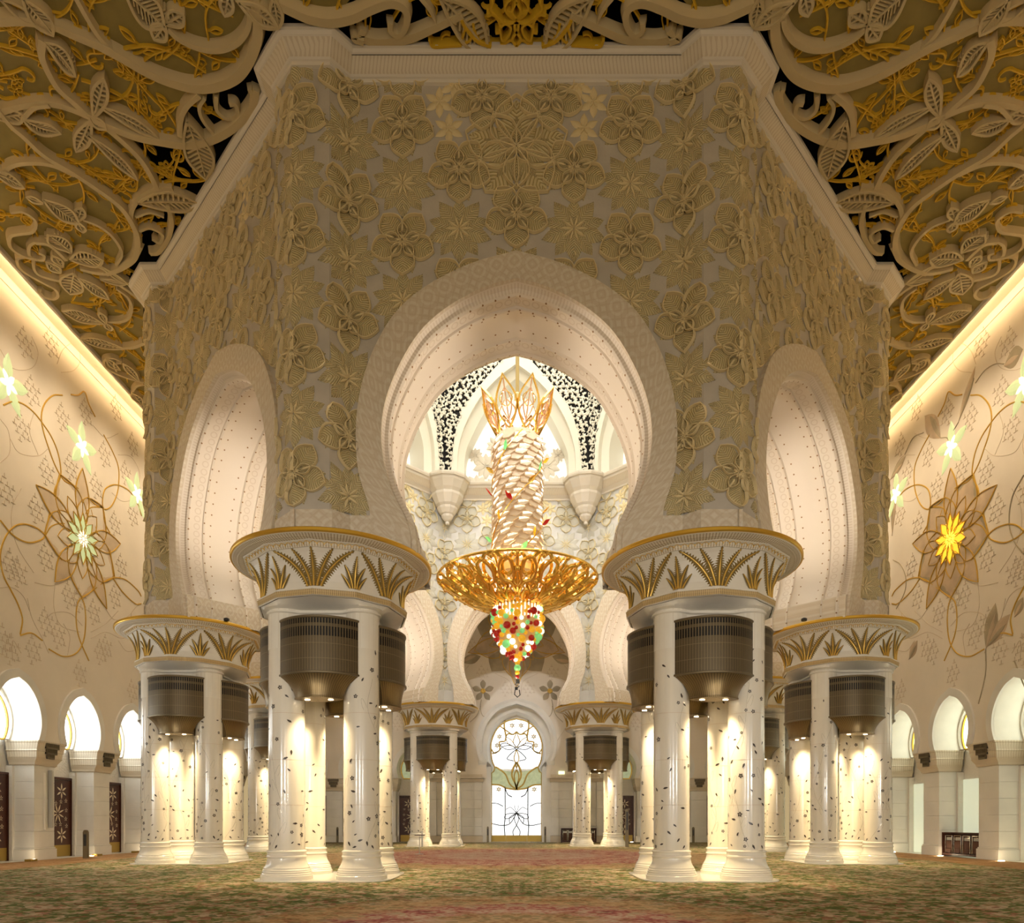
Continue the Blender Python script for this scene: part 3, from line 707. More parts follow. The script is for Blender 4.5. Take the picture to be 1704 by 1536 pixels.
def mitre_sweep(mb, pts, prof, mi_of=None, closed=False, sign=1.0, uvk=1.0):
    P = np.array(pts, float); n = len(P); m = len(prof)
    if closed: A = np.roll(P, 1, 0); B = np.roll(P, -1, 0)
    else: A = np.vstack([2*P[0]-P[1], P[:-1]]); B = np.vstack([P[1:], 2*P[-1]-P[-2]])
    e1 = P-A; e2 = B-P; e1 /= np.linalg.norm(e1, axis=1)[:, None]; e2 /= np.linalg.norm(e2, axis=1)[:, None]
    n1 = np.stack([e1[:, 1], -e1[:, 0]], 1); n2 = np.stack([e2[:, 1], -e2[:, 0]], 1); b = n1+n2; b /= (np.sum(b*n1, 1))[:, None]
    if closed: P = np.vstack([P, P[:1]]); b = np.vstack([b, b[:1]]); n += 1
    L = np.concatenate([[0], np.cumsum(np.linalg.norm(np.diff(P, axis=0), axis=1))])
    for j in range(m-1):
        V = []; U = []
        for i in range(n):
            for q, (o, z) in enumerate((prof[j], prof[j+1])):
                p = P[i]+b[i]*o*sign; V.append((p[0], p[1], z)); U.append((L[i]*uvk, q))
        F = grid_faces(n, 2); mb.add(V, F, 0 if mi_of is None else mi_of[j], U)
for i in range(8):
    n_, t_ = side_frame(i)
    def P3(s, d, z): v = n_*d+t_*s; return (v[0], v[1]+CYD, z)
    wm = MB()
    # outer recess plane with the arch cut out
    def plane(outline, d, hs, mi, flip):
        pts = [(hs, Z_BOT)] if True else []
        loop = [(hs, Z_BOT), (hs, Z_TOP), (-hs, Z_TOP), (-hs, Z_BOT)]+[tuple(p) for p in outline[::-1]]
        V = [P3(s, d, z) for s, z in loop]
        T = tessellate_polygon([[Vector((s, z, 0)) for s, z in loop]])
        wm.add(V, [tuple(t) for t in T], mi, [(s, z) for s, z in loop])
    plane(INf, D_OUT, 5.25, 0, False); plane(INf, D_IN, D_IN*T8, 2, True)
    for sg in (-1, 1):      # bevel and half pilaster
        a = [(sg*5.25, D_OUT), (sg*5.75, D_PIL), (sg*D_PIL*T8, D_PIL)]
        V = [P3(s, d, z) for s, d in a for z in (Z_BOT, Z_TOP)]; wm.add(V, [(0, 2, 3, 1), (2, 4, 5, 3)], 0)
        b = [P3(sg*3.30, D_OUT, Z_BOT), P3(sg*5.25, D_OUT, Z_BOT), P3(sg*5.75, D_PIL, Z_BOT), P3(sg*D_PIL*T8, D_PIL, Z_BOT), P3(sg*D_IN*T8, D_IN, Z_BOT), P3(sg*3.30, D_IN, Z_BOT)]
        wm.add(b, [tuple(range(6))], 1)
    V = [P3(-5.25, D_OUT, Z_TOP), P3(5.25, D_OUT, Z_TOP), P3(5.22, D_IN, Z_TOP), P3(-5.22, D_IN, Z_TOP)]; wm.add(V, [(0, 1, 2, 3)], 1)
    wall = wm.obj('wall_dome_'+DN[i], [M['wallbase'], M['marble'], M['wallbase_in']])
    tag(wall, DN[i].replace('_', ' ')+' side of the octagonal dome wall, grey ground under carved cream flowers', 'wall', kind='structure')
    # soffit of the arch
    tt = [(0, 0), (.08, .0), (.20, .05), (.22, .16), (.30, .22), (.34, .22), (.36, .12), (.42, .10), (.90, .10), (.92, .17), (.98, .19), (1.02, .10), (1.2, .04), (1.45, .01), (1.7, .0)]
    tt = tt+[(3.4-a, b) for a, b in tt[::-1][1:]]
    N = norm2(INf); N = -N if (N[0][0] > 0) else N
    L = np.concatenate([[0], np.cumsum(np.linalg.norm(np.diff(INf, axis=0), axis=1))])
    V = []; U = []
    for k in range(len(INf)):
        for a, b in tt:
            q = INf[k]+N[k]*b; V.append(P3(q[0], D_OUT-a, q[1])); U.append((L[k], a))
    MB().add(V, grid_faces(len(INf), len(tt)), 0, U).obj('arch_soffit', M['soffit'], wall, 30)
    # impost blocks at the feet
    for sg in (-1, 1):
        ib = MB(); sec = [(3.10, D_OUT+.03), (3.10, D_IN-.03)]
        V = []
        for z, o in ((10.30, 0), (11.05, .02), (11.12, .10)):
            pass
        pr = [(3.12, 10.3), (3.16, 10.9), (3.24, 11.25), (3.5, 11.32)]
        for s_, z in pr:
            for d in (D_OUT+.04, 15.1, 14.9, 13.7, 13.5, D_IN-.04): V.append(P3(sg*(s_+(0.06 if d in (15.1, 14.9, 13.7, 13.5) and False else 0)), d, z))
        F = grid_faces(4, 6); nV = len(V)
        for s_, z in pr: V.append(P3(sg*(s_+.35), D_OUT+.04, z)); V.append(P3(sg*(s_+.35), D_IN-.04, z))
        for q in range(3): F += [(q*6, (q+1)*6, nV+(q+1)*2, nV+q*2), (q*6+5, (q+1)*6+5, nV+(q+1)*2+1, nV+q*2+1)]
        F.append((18, 19, 20, 21, 22, 23, nV+7, nV+6))
        U = [(v[0]+v[1], v[2]) for v in V]
        ib.add(V, F, 0, U).obj('impost_block', M['lace'], wall)
    # raised bands of the arch, outside and inside
    for nm, dd, hh in (('outer_arch_band', D_OUT, .14), ('inner_arch_band', D_IN, -.14)):
        bm = MB(); k = len(OUTf); Ii = np.array([np.interp(np.linspace(0, 1, k), np.linspace(0, 1, len(INf)), INf[:, c]) for c in (0, 1)]).T
        Oo = OUTf.copy(); Oo[0] = (4.50, 10.3); Oo[-1] = (-4.50, 10.3); Ii[0] = (3.28, 10.3); Ii[-1] = (-3.28, 10.3)
        V = []; U = []
        Lo = np.concatenate([[0], np.cumsum(np.linalg.norm(np.diff(Oo, axis=0), axis=1))])
        for q in range(k):
            for (p, h, vv) in ((Oo[q], 0, 0), (Oo[q], hh, .0), (Oo[q]*.5+Ii[q]*.5, hh, .45), (Ii[q], hh, .9), (Ii[q], 0, 1.0)):
                V.append(P3(p[0], dd+h, p[1])); U.append((Lo[q], vv))
        bm.add(V, grid_faces(k, 5), 0, U)
        bm.obj(nm, M['lace'], wall, 30)
    # lace abutment below the flowers
    for sg in (-1, 1):
        ab = MB(); pts = [outer_pt(i, sg*q, .10) for q in (4.4, 5.25-.05, ARCL[2]-.04, ARCL[3]+.05)]
        V = [(p[0], p[1], z) for p in pts for z in (10.3, 11.44)]; U = [(q, z) for q in (4.4, 5.2, 5.9, 7.0) for z in (10.3, 11.44)]
        F = grid_faces(4, 2)
        V += [(p[0], p[1], 11.44) for p in [outer_pt(i, sg*q, 0) for q in (4.4, 5.25, ARCL[2], ARCL[3])]]; U += [(0, 0)]*4
        F += [(1, 3, 9, 8), (3, 5, 10, 9), (5, 7, 11, 10)]
        ab.add(V, F, 0, U).obj('carved_abutment', M['lace'], wall)
    # carved flowers outside (only the sides the hall sees) and inside
    if i in (0, 1, 7, 2, 6):
        for kind, s0, z0 in layout():
            if i in (2, 6) and not (abs(s0) > 4): continue
            mb, pm, R = FT[kind]
            if abs(s0) > 5.25 and s0 < 0 and abs(s0) > ARCL[3]-.01: continue
            inside_all = (abs(s0)+R*.5 < w_out(z0)-.05 and z0 < 18)
            if inside_all and z0+R < 19: continue
            zlo, zhi = z0-R, z0+R
            near = any((abs(s0+R*math.cos(a)) < w_out(z0+R*math.sin(a))) for a in np.linspace(0, 6.28, 16)) or zlo < 11.44 or zhi > 25.02
            flat = abs(s0)+R < 5.25
            if flat and not near: inst(FM[kind], FNAME[kind], wall, M4=local_matrix(i, D_OUT, s0, z0)); continue
            keep = lambda u, v, s0=s0, z0=z0: (11.44 < z0+v < 25.05) and abs(s0+u) > w_out(z0+v)-.06
            def fn(u, v, h, s0=s0, z0=z0):
                p = outer_pt(i, s0+u, h); return (p[0], p[1], z0+v)
            clipped(mb, kind, fn, keep, wall, FNAME[kind], pm)
    if i in (3, 4, 5, 2, 6):
        for kind, s0, z0 in layout():
            if abs(s0) > 5.31: continue
            mb, pm, R = FT[kind]; lim = D_IN*T8
            if z0+R < 10.4 or (abs(s0)+R*.5 < w_out(z0)-.05 and z0+R < 19): continue
            near = any((abs(s0+R*math.cos(a)) < w_out(z0+R*math.sin(a))) for a in np.linspace(0, 6.28, 16)) or z0-R < 11.44 or z0+R > 25.02 or abs(s0)+R > lim
            if not near:
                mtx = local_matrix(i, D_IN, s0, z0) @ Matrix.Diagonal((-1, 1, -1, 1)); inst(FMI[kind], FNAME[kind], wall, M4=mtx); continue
            keep = lambda u, v, s0=s0, z0=z0: (11.3 < z0+v < 25.05) and abs(s0+u) > w_out(z0+v)-.06 and abs(s0+u) < lim
            def fn(u, v, h, s0=s0, z0=z0): return P3(s0+u, D_IN-h, z0+v)
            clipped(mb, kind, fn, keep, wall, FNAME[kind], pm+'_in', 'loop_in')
# cornice outside (follows pilasters) and inside
oc = []; 
for i in range(8):
    for s in (-ARCL[2], -ARCL[1], ARCL[1], ARCL[2], ARCL[3]): oc.append(outer_pt(i, s, 0))
cm = MB(); mitre_sweep(cm, oc, MOULD_OUT, [0, 0, 0, 0, 1, 0, 0, 0, 0, 0], closed=True, sign=1.0, uvk=1.0)
tag(cm.obj('trim_1', [M['plaster'], M['cornice']]), 'carved cream cornice running round the top of the dome wall under the ceiling', 'cornice', kind='structure')
ic = []
for i in range(8):
    n_, t_ = side_frame(i); v = n_*D_IN+t_*D_IN*T8; ic.append((v[0], v[1]+CYD))
cm = MB(); mitre_sweep(cm, ic, MOULD_IN, [0, 0, 0, 1, 0, 0, 0, 0, 0], closed=True, sign=-1.0)
inner_cornice = tag(cm.obj('trim_2', [M['plaster'], M['cornice']]), 'white carved cornice inside the dome carrying stepped corbels', 'cornice', kind='structure')
cb = MB(); lathe(cb, [(.06, 23.0), (.14, 23.03), (.16, 23.15), (.10, 23.22), (.25, 23.3), (.42, 23.5), (.45, 23.62), (.40, 23.66), (.52, 23.72), (.72, 24.0), (.76, 24.12), (.70, 24.16), (.86, 24.3), (1.15, 24.85), (1.18, 25.0), (1.08, 25.05),
      (1.25, 25.25), (1.5, 25.72), (1.52, 25.86), (1.62, 25.9), (1.66, 26.02), (1.66, 26.13)], 12)
CBM = cb.mesh('corbel', M['plaster'], 12)
for i in range(8):
    a = rad(-67.5+45*i); r = D_IN/math.cos(rad(22.5))-.75
    inst(CBM, 'corbel', inner_cornice, (r*math.cos(a), CYD+r*math.sin(a), 0), rz=a)
# upper storey: pointed arches, pierced spandrels, clerestory
UIN = cr([(3.75, 26.1), (3.80, 27.5), (3.72, 28.8), (3.2, 30.1), (2.3, 31.8), (1.15, 33.3), (0, 34.25)], 4)
UMID = cr([(4.25, 26.1), (4.28, 27.5), (4.15, 29.0), (3.65, 30.6), (2.65, 32.4), (1.3, 33.9), (0, 34.9)], 4)
UOUT = cr([(4.72, 26.1), (4.72, 27.2), (4.45, 29.7), (3.85, 31.6), (2.65, 33.3), (1.25, 34.9), (0, 35.9)], 4)
def curl_template(seed):
    r = random.Random(seed); mb = MB()
    k = 1.0
    P = [(0.30*(1-t*.75)*math.cos(t*4.6), 0.30*(1-t*.75)*math.sin(t*4.6)) for t in np.linspace(0, 1, 9)]
    ribbon(mb, P, np.linspace(.13, .08, 9), 0, .10)
    for a in (0.6, 2.2, 3.9):
        q = petal_outline(.34, .15, a, r0=.10, n=4)
        prism(mb, q[:-1], 0, .08)
    return mb
lat = MB(); rr = random.Random(5); tm = [curl_template(k) for k in (1, 2)]
for t in tm: t.VV = np.vstack(t.V)
zz = 26.3
while zz < 36.3:
    for sg in (-1, 1):
        w0 = float(np.interp(zz, UOUT[:, 1], UOUT[:, 0], right=0))+.12; x = w0+.08
        while x < 5.15:
            t = tm[rr.randrange(2)]; a = rr.random()*6.28; c, s_ = math.cos(a), math.sin(a); k = rr.uniform(.85, 1.1)
            V = t.VV.copy(); xy = V[:, :2]@np.array([[c, s_], [-s_, c]])*k; xy[:, 0] = (xy[:, 0]+x)
            if sg < 0: xy[:, 0] *= -1
            lat.add(np.c_[np.clip(xy[:, 0], -5.2, 5.2), xy[:, 1]+zz, V[:, 2]], t.F); x += .42*k+rr.random()*.06
    zz += .40
LATM = lat.mesh('lattice', M['bright_plaster'])
def uv_panel(mb, halfA, halfB, dA, dB, mi=0):
    A = full(halfA); B = full(halfB); n = len(A); V = []
    for q in range(n): V += [(A[q][0], A[q][1], dA), (B[q][0], B[q][1], dB)]
    mb.add(V, grid_faces(n, 2), mi)
up = MB()
loop = [(5.22, 26.1), (5.22, 36.6), (-5.22, 36.6), (-5.22, 26.1)]+[tuple(p) for p in full(UOUT)[::-1]]
T = tessellate_polygon([[Vector((s, z, 0)) for s, z in loop]]); up.add([(s, z, -.06) for s, z in loop], [tuple(t) for t in T], 1)
uv_panel(up, UOUT, UOUT, -.06, .10); uv_panel(up, UOUT, UMID, .10, .10); uv_panel(up, UMID, UMID, .10, -.25); uv_panel(up, UMID, UIN, -.25, -.55); uv_panel(up, UIN, UIN, -.55, -2.2)
UPM = up.mesh('pointed_arch_wall', [M['bright_plaster'], M['void']], 30)
gl = MB(); loop = [tuple(p) for p in full(UIN*[1.02, 1])]; T = tessellate_polygon([[Vector((s, z, 0)) for s, z in loop]]); gl.add([(s, z, -2.2) for s, z in loop], [tuple(t) for t in T]); GLM = gl.mesh('clerestory_pane', M['clere'])
sc = MB(); fb = flower_B(1.0); fbV = np.vstack(fb.V)
for x, z, k in ((-3.0, 27.0, 1), (3.0, 27.0, 1), (-1.6, 26.9, .9), (1.6, 26.9, .9), (-2.3, 28.6, 1), (2.3, 28.6, 1), (-.8, 28.4, .9), (.8, 28.4, .9), (0, 26.8, .9), (-3.1, 29.4, .6), (3.1, 29.4, .6), (-1.5, 30.1, .8), (1.5, 30.1, .8)):
    V = fbV*[k, k, 1]; V = V+[x, z, -2.1]; sc.add(V, fb.F)
SCRM = sc.mesh('flower_screen', M['plaster'])
for i in range(8):
    a = rad(-90+45*i); m = local_matrix(i, D_IN) @ Matrix.Diagonal((-1, 1, -1, 1))
    u = inst(UPM, 'wall_clerestory_'+DN[i], None, M4=m); tag(u, DN[i].replace('_', ' ')+' pointed arch of the upper dome storey above the white cornice', 'wall', kind='structure')
    inst(LATM, 'pierced_spandrel', u, stuff=True); inst(GLM, 'clerestory_pane', u); inst(SCRM, 'flower_screen', u, stuff=True)
dm = MB(); prof = [(13.7*math.cos(a)**.8, 36.5+13*math.sin(a)) for a in np.linspace(0, 1.5, 12)]
lathe(dm, prof, 48, 0, CYD, cap=False)
tag(dm.obj('ceiling_dome', M['bright_plaster'], smooth=30), 'white plaster inside of the great dome above the clerestory arches', 'ceiling', kind='structure')
fl = MB(); lathe(fl, [(.12, 0), (.14, .02), (.14, .30), (.10, .32)], 14); rot = np.vstack(fl.V)[:, [2, 0, 1]]
FLM = MB().add(rot, fl.F).mesh('floodlight', M['black'])
for k, (x, y, rz, lab) in enumerate(((-5.0, 49.1, rad(90), 'black floodlight standing on the left corbel of the dome cornice'), (5.2, 49.1, rad(90), 'black floodlight standing on the right corbel of the dome cornice'))):
    o = inst(FLM, 'floodlight', None, (x, y, 26.32), rz=rz, scale=(1.6, 1.6, 1.6)); tag(o, lab, 'lamp', 'floodlights on the dome cornice')
# ------------------------------------------------------------------ hall walls
XW, YW = 22.45, 61.7
FNW = {'left': lambda u, z, h: (-XW+h, u, z), 'right': lambda u, z, h: (XW-h, u, z), 'back': lambda u, z, h: (u, YW-h, z)}
OPEN = cr([(1.30, 5.67), (1.42, 6.0), (1.50, 6.45), (1.42, 7.0), (1.12, 7.6), (.62, 8.1), (0, 8.36)], 4)
RINGO = cr([(1.66, 5.67), (1.80, 6.0), (1.88, 6.5), (1.80, 7.15), (1.45, 7.85), (.82, 8.45), (0, 8.76)], 4)
WIN = cr([(1.12, 5.70), (1.27, 6.05), (1.34, 6.5), (1.24, 7.05), (.95, 7.55), (.50, 7.92), (0, 8.06)], 4)
BIGO = cr([(2.64, 7.19), (2.92, 7.7), (3.03, 8.6), (2.92, 9.6), (2.45, 10.7), (1.45, 11.7), (0, 12.2)], 4)
BIGR = cr([(3.25, 7.19), (3.42, 7.7), (3.56, 8.7), (3.42, 9.85), (2.9, 11.0), (1.75, 12.15), (0, 12.75)], 4)
def mapm(mb, f):        # rebuild every vertex (u, z, h) through f
    mb.V = [np.array([f(*v) for v in A]) for A in mb.V]; return mb
def strip_between(mb, A, B, hA, hB, cu=0, mi=0):
    V = []
    for a, b in zip(A, B): V += [(a[0]+cu, a[1], hA), (b[0]+cu, b[1], hB)]
    mb.add(V, grid_faces(len(A), 2), mi, [(i*.3, j) for i in range(len(A)) for j in (0, 1)])
def star_petals(mb, cu, cz, n, R, Wd, a0, h, mi=0, r0=0.0, dome=.02, peak=.45, order=None):
    for k in range(n): petal(mb, R, Wd, a0+2*math.pi*k/n, h, dome, mi, 6, r0=r0, cx=cu, cy=cz, peak=peak)
def wall_flat_fn(side): f = FNW[side]; return lambda V: np.array([f(v[0], v[1], v[2]) for v in V])
# cross-hatched motif carved in the upper walls
mo = MB()
def tick(x0, z0, x1, z1, w=.03):
    P = np.array([(x0, z0), (x1, z1)]); ribbon(mo, P, w, -.002, .02)
for r in range(-2, 3):
    for c in range(-1, 2):
        if abs(r) == 2 and c != 0: continue
        x, z = c*.36+(.18 if r % 2 else 0)-.09*0, r*.30
        tick(x-.12, z, x+.12, z); tick(x, z-.03, x, z+.18)
        if (r+c) % 2: tick(x+.12, z, x+.12, z-.10)
MOV = np.vstack(mo.V)
MOTM = {}
for side in FNW:
    q = MB(); base = FNW[side](0, 0, 0); q.add([np.array(FNW[side](*v))-np.array(base) for v in MOV], mo.F); MOTM[side] = q.mesh('motif', M['thinline'])  # strips darker than the wall: the relief's shading put into the colour
# marble block of a pier, one shared mesh per side
def bx3(side, mb, u0, u1, z0, z1, h0, h1, mi=0, bev=0.0):
    a = FNW[side](u0, z0, h0); b = FNW[side](u1, z1, h1); box(mb, a[0], a[1], a[2], b[0], b[1], b[2], mi, bev)
BAYS = {'left': [22.11+4.68*k for k in range(8)], 'right': [22.11+4.68*k for k in range(8)], 'back': [-18.5, -13.8, -9.05, 9.05, 13.8, 18.5]}
def panel_door(side, parent_name, cu, lab):
    f = FNW[side]; d = bpy.data.objects.new('door', None)
    fr = MB(); h = -1.60
    for u0, u1, z0, z1 in ((-1.56, -1.44, 0, 4.05), (1.44, 1.56, 0, 4.05), (-1.56, 1.56, 4.05, 4.17)): bx3(side, fr, cu+u0, cu+u1, z0, z1, h, h+.16, bev=.015)
    D = fr.obj(parent_name, M['darkwood']); tag(D, lab, 'door', 'dark wooden doors inlaid with ivory flowers', 'structure')
    for lf in (-1, 1):
        L = MB(); bx3(side, L, cu+(-1.44 if lf < 0 else .01), cu+(-.01 if lf < 0 else 1.44), .02, 4.04, h, h+.09, bev=.012); leaf = L.obj('door_leaf', M['darkwood'], D)
        K = MB(); bx3(side, K, cu+(-1.42 if lf < 0 else .03), cu+(-.03 if lf < 0 else 1.42), .03, .62, h+.09, h+.10); K.obj('brass_kick_plate', M['brass'], leaf)
        iv = MB(); c = cu+lf*.72
        for z, R in ((3.45, .42), (1.15, .42)):
            for k in range(6): petal(iv, R, R*.42, rad(90+60*k), .095, .012, 0, 4, r0=.05, cx=c, cy=z)
        for k in range(8): petal(iv, .52, .15, rad(22+45*k), .095, .012, 0, 4, r0=.06, cx=c-lf*.30, cy=2.28)
        for du, z in ((.35, 2.95), (-.05, 2.9), (.38, 2.45), (.34, 2.0), (.40, 1.62), (-.1, 1.72), (-.45, 2.8), (-.48, 1.7)):
            for k in range(5): petal(iv, .13, .07, rad(90+72*k), .095, .008, 0, 2, r0=.02, cx=c+lf*du, cy=z)
        iv.V = [np.array([f(v[0], v[1], h+v[2]) for v in A]) for A in iv.V]
        iv.obj('ivory_flower_inlay', M['ivory'], leaf, stuff=True)
ORD = ['first', 'second', 'third', 'fourth', 'fifth', 'sixth', 'seventh', 'eighth']
def pier_name(side, c):
    if side == 'back': return {-16: 'leftmost', -11: 'inner left', 11: 'inner right', 16: 'rightmost'}[int(math.copysign(math.floor(abs(c)), c))]
    return ORD[int(round((c-24.45)/4.68))]+' nearest'
ndoor = nwin = 0
for side, bays in BAYS.items():
    f = FNW[side]; lo, hi = (-12.0, YW+.02) if side != 'back' else (-XW-.02, XW+.02)
    wm = MB(); loop = [(hi, 5.67), (hi, 27.2), (lo, 27.2), (lo, 5.67)]
    items = [(c, OPEN) for c in bays]+([(0.0, BIGO)] if side == 'back' else [])
    for c, o in sorted(items, key=lambda q: q[0]): loop += [(p[0]+c, max(p[1], 5.67)) for p in full(o)[::-1]] if o is OPEN else [(-2.64, 5.67)]+[(p[0]+c, p[1]) for p in full(o)[::-1]]+[(2.64, 5.67)]
    T = tessellate_polygon([[Vector((u, z, 0)) for u, z in loop]])
    wm.add([(u, z, 0) for u, z in loop], [tuple(t) for t in T], 0)
    # fine joint line, skirting cove and back of the niches
    wm.add([(lo, 0, -1.6), (hi, 0, -1.6), (hi, 9, -1.6), (lo, 9, -1.6)], [(0, 1, 2, 3)], 1)
    mapm(wm, f)
    wall = wm.obj('wall_'+side, [M['upperwall'], M['pebble']])
    tag(wall, {'left': 'left hall wall of cream marble with white window niches below and backlit flowers above', 'right': 'right hall wall of cream marble with frosted window niches and an amber backlit flower',
               'back': 'far hall wall of tan marble around the tall glass door'}[side], 'wall', kind='structure')
    for c in bays:
        rm = MB(); strip_between(rm, full(RINGO), full(RINGO), 0, .10, c); strip_between(rm, full(RINGO), full(OPEN), .10, .10, c); strip_between(rm, full(OPEN), full(OPEN), .10, -.02, c); mapm(rm, f).obj('arch_ring', M['panelwall'], wall, 30)
        sm = MB(); strip_between(sm, full(OPEN), full(OPEN), 0, -1.25, c); strip_between(sm, full(OPEN), full(WIN*[1.06, 1]), -1.25, -1.25, c); strip_between(sm, full(WIN*[1.06, 1]), full(WIN), -1.25, -1.5, c)
        if side != 'back':
            sm.add([(c-1.3, 5.67, 0), (c+1.3, 5.67, 0), (c+1.3, 5.67, -1.5), (c-1.3, 5.67, -1.5)], [(0, 1, 2, 3)]) if False else None
        mapm(sm, f).obj('niche_vault', M['marble'], wall, 30)
        nwin += 1
        g = MB(); ribbon(g, full(WIN), .11, -1.50, -1.38); 
        a, b = WIN[0]; ribbon(g, np.array([(-a, b), (a, b)]), .11, -1.50, -1.38)
        g.V = [A+[c, 0, 0] for A in g.V]; g = mapm(g, f).obj('window_%d' % nwin, M['gold'])
        tag(g, {'left': 'gold-framed arched window glowing with daylight in the left wall niche', 'right': 'gold-framed arched window of pale green glass in the right wall niche',
                'back': 'half-round green patterned window in the far wall niche'}[side], 'window', 'arched windows of the %s wall' % side, 'structure')
        p = MB(); pts = [(q[0]+c, q[1]) for q in full(WIN)]; prism(p, pts, -1.49, -1.46); mapm(p, f).obj('window_pane', {'left': M['glow'], 'right': M['glowright'], 'back': M['glassgreen']}[side], g)
        if side == 'right' and c > 30:
            p = MB(); bx3(side, p, c-1.45, c+1.45, .02, 4.1, -1.6, -1.54, 0, .01); o = p.obj('window_frosted', M['glowdim']); tag(o, 'tall frosted relief glass panel at the bottom of a right wall niche', 'panel', 'frosted panels of the right wall', 'structure')
        else:
            ndoor += 1; panel_door(side, 'door_%d' % ndoor, c, 'dark brown door inlaid with ivory flowers in a niche of the %s wall' % side)
    # piers of stacked marble blocks with carved capitals
    pc = [(a+b)/2 for a, b in zip(bays[:-1], bays[1:]) if b-a < 6]+([bays[-1]+2.34] if side != 'back' else [])
    for c in pc:
        for q in range(5):
            z0 = .60+q*.785; b = MB(); bx3(side, b, c-.72, c+.72, z0+.003, z0+.782, -1.3, -.35, bev=.008); b.obj('marble_block', M['panelwall'], wall)
        b = MB(); bx3(side, b, c-.86, c+.86, 0, 4.5, -1.6, -1.29); b.obj('pier_backing', M['pebble'], wall)
        b = MB(); bx3(side, b, c-.80, c+.80, 0.0, .52, -1.4, -.27, bev=.01); bx3(side, b, c-.76, c+.76, .52, .60, -1.4, -.31, bev=.02); b.obj('plinth', M['panelwall'], wall)
        b = MB(); pr = [(4.52, .74, -.33), (4.56, .80, -.27), (4.66, .82, -.25), (4.84, .90, -.12), (4.90, .93, -.08), (4.90, .90, -.11), (5.18, .95, -.07), (5.20, .99, -.03), (5.26, .97, -.05), (5.56, 1.02, .03), (5.60, 1.05, .08), (5.67, 1.05, .08)]
        V = []; U = []
        for z, w, h in pr: V += [(c-w, z, -1.5), (c-w, z, h), (c+w, z, h), (c+w, z, -1.5)]; U += [(0, z*1.6), (1.4, z*1.6), (3.3, z*1.6), (4.7, z*1.6)]
        b.add(V, grid_faces(len(pr), 4)+[(len(V)-4, len(V)-3, len(V)-2, len(V)-1)], 0, U); mapm(b, f).obj('pier_capital', M['cornice'], wall)
        if side != 'back' or True:
            g = MB()
            for k, (w, z0, z1, h) in enumerate(((.45, 5.34, 5.62, .10), (.37, 5.08, 5.34, .05), (.25, 4.86, 5.08, .0))):
                n = int(w*2/.075)
                bx3(side, g, c-w, c+w, z0, z1, -.1, h-.06, 0); bx3(side, g, c-w, c+w, z0, z0+.08, h-.06, h-.01, 1)
                for q in range(n+1): u = c-w+2*w*q/n; bx3(side, g, u-.022, u+.022, z0+.07, z1, h-.06, h-.02, 1)
            gr = g.obj('wall_grille', [M['black'], M['bronze']]); tag(gr, 'stepped dark bronze vent wedge on the %s pier capital of the %s wall' % (pier_name(side, c), side), 'vent', 'bronze vents on the wall piers')
        if side != 'back':
            light('plinth_uplight', 'POINT', (math.copysign(XW-.05, -1 if side == 'left' else 1), c-1.3, .12), 7, WARM2, size=.06)
        lm = MB(); q = f(c-1.25, 0, -.1); lathe(lm, [(.13, .016), (.13, .04), (.10, .05)], 12, q[0], q[1]); lm = lm.obj('floor_uplight', M['lamp']); tag(lm, 'small glowing floor uplight beside the %s pier of the %s wall' % (pier_name(side, c), side), 'lamp', 'floor uplights along the walls')
    if side == 'back':      # wide panelled piers either side of the glass door
        for sg in (-1, 1):
            b = MB(); bx3(side, b, sg*3.06, sg*7.8, 0, 5.67, -1.6, -.62); b.obj('panelled_pier', M['panelwall'], wall)
            for u0, u1 in ((3.06, 3.75), (7.10, 7.8)):
                for q in range(6): b = MB(); bx3(side, b, sg*u0, sg*u1, .60+q*.80+.003, .60+q*.80+.797, -.62, -.36, bev=.008); b.obj('marble_block', M['panelwall'], wall)
            for q in range(6):
                for r in range(3): b = MB(); bx3(side, b, sg*(3.76+r*1.11+.004), sg*(3.76+(r+1)*1.11-.004), .62+q*.80+.003, .60+q*.80+.797, -.62, -.55, bev=.006); b.obj('marble_panel', M['panelwall'], wall)
            b = MB(); bx3(side, b, sg*2.95, sg*7.9, 5.35, 5.67, -1.0, -.25, bev=.03); bx3(side, b, sg*3.0, sg*7.85, 5.75, 6.0, -.2, .04); bx3(side, b, sg*3.0, sg*7.85, 0, .58, -.9, -.28, bev=.01); b.obj('pier_moulding', M['cornice'], wall)
            b = MB(); V = []
            for z, w, h in ((5.9, 3.06, -.30), (6.1, 3.02, -.2), (6.6, 2.9, -.05), (6.9, 2.72, .02), (7.05, 2.64, .08), (7.19, 2.62, .10)): V += [(sg*w, z, -1.6), (sg*w, z, h), (sg*3.35, z, h), (sg*3.35, z, -1.6)]
            b.add(V, grid_faces(6, 4)); mapm(b, f).obj('impost_block', M['panelwall'], wall)
        rm = MB(); strip_between(rm, full(BIGR), full(BIGR), 0, .16); strip_between(rm, full(BIGR), full(BIGR*.5+BIGO*.5), .16, .12); strip_between(rm, full(BIGR*.5+BIGO*.5), full(BIGO), .12, .16); strip_between(rm, full(BIGO), full(BIGO), .16, -.5)
        strip_between(rm, full(BIGO), full(BIGO*[.86, .955]), -.5, -.6); strip_between(rm, full(BIGO*[.86, .955]), full(BIGO*[.80, .93]), -.6, -1.3); mapm(rm, f).obj('arch_ring', M['panelwall'], wall, 30)
        jm = MB(); bx3(side, jm, -3.1, -2.28, 0, 6.7, -1.6, -.5); bx3(side, jm, 3.1, 2.28, 0, 6.7, -1.6, -.5); jm.obj('door_jamb', M['panelwall'], wall)
        bk = MB(); bx3(side, bk, -3.3, 3.3, 6.4, 12.6, -1.7, -1.55); bk.obj('niche_back', M['panelwall'], wall)

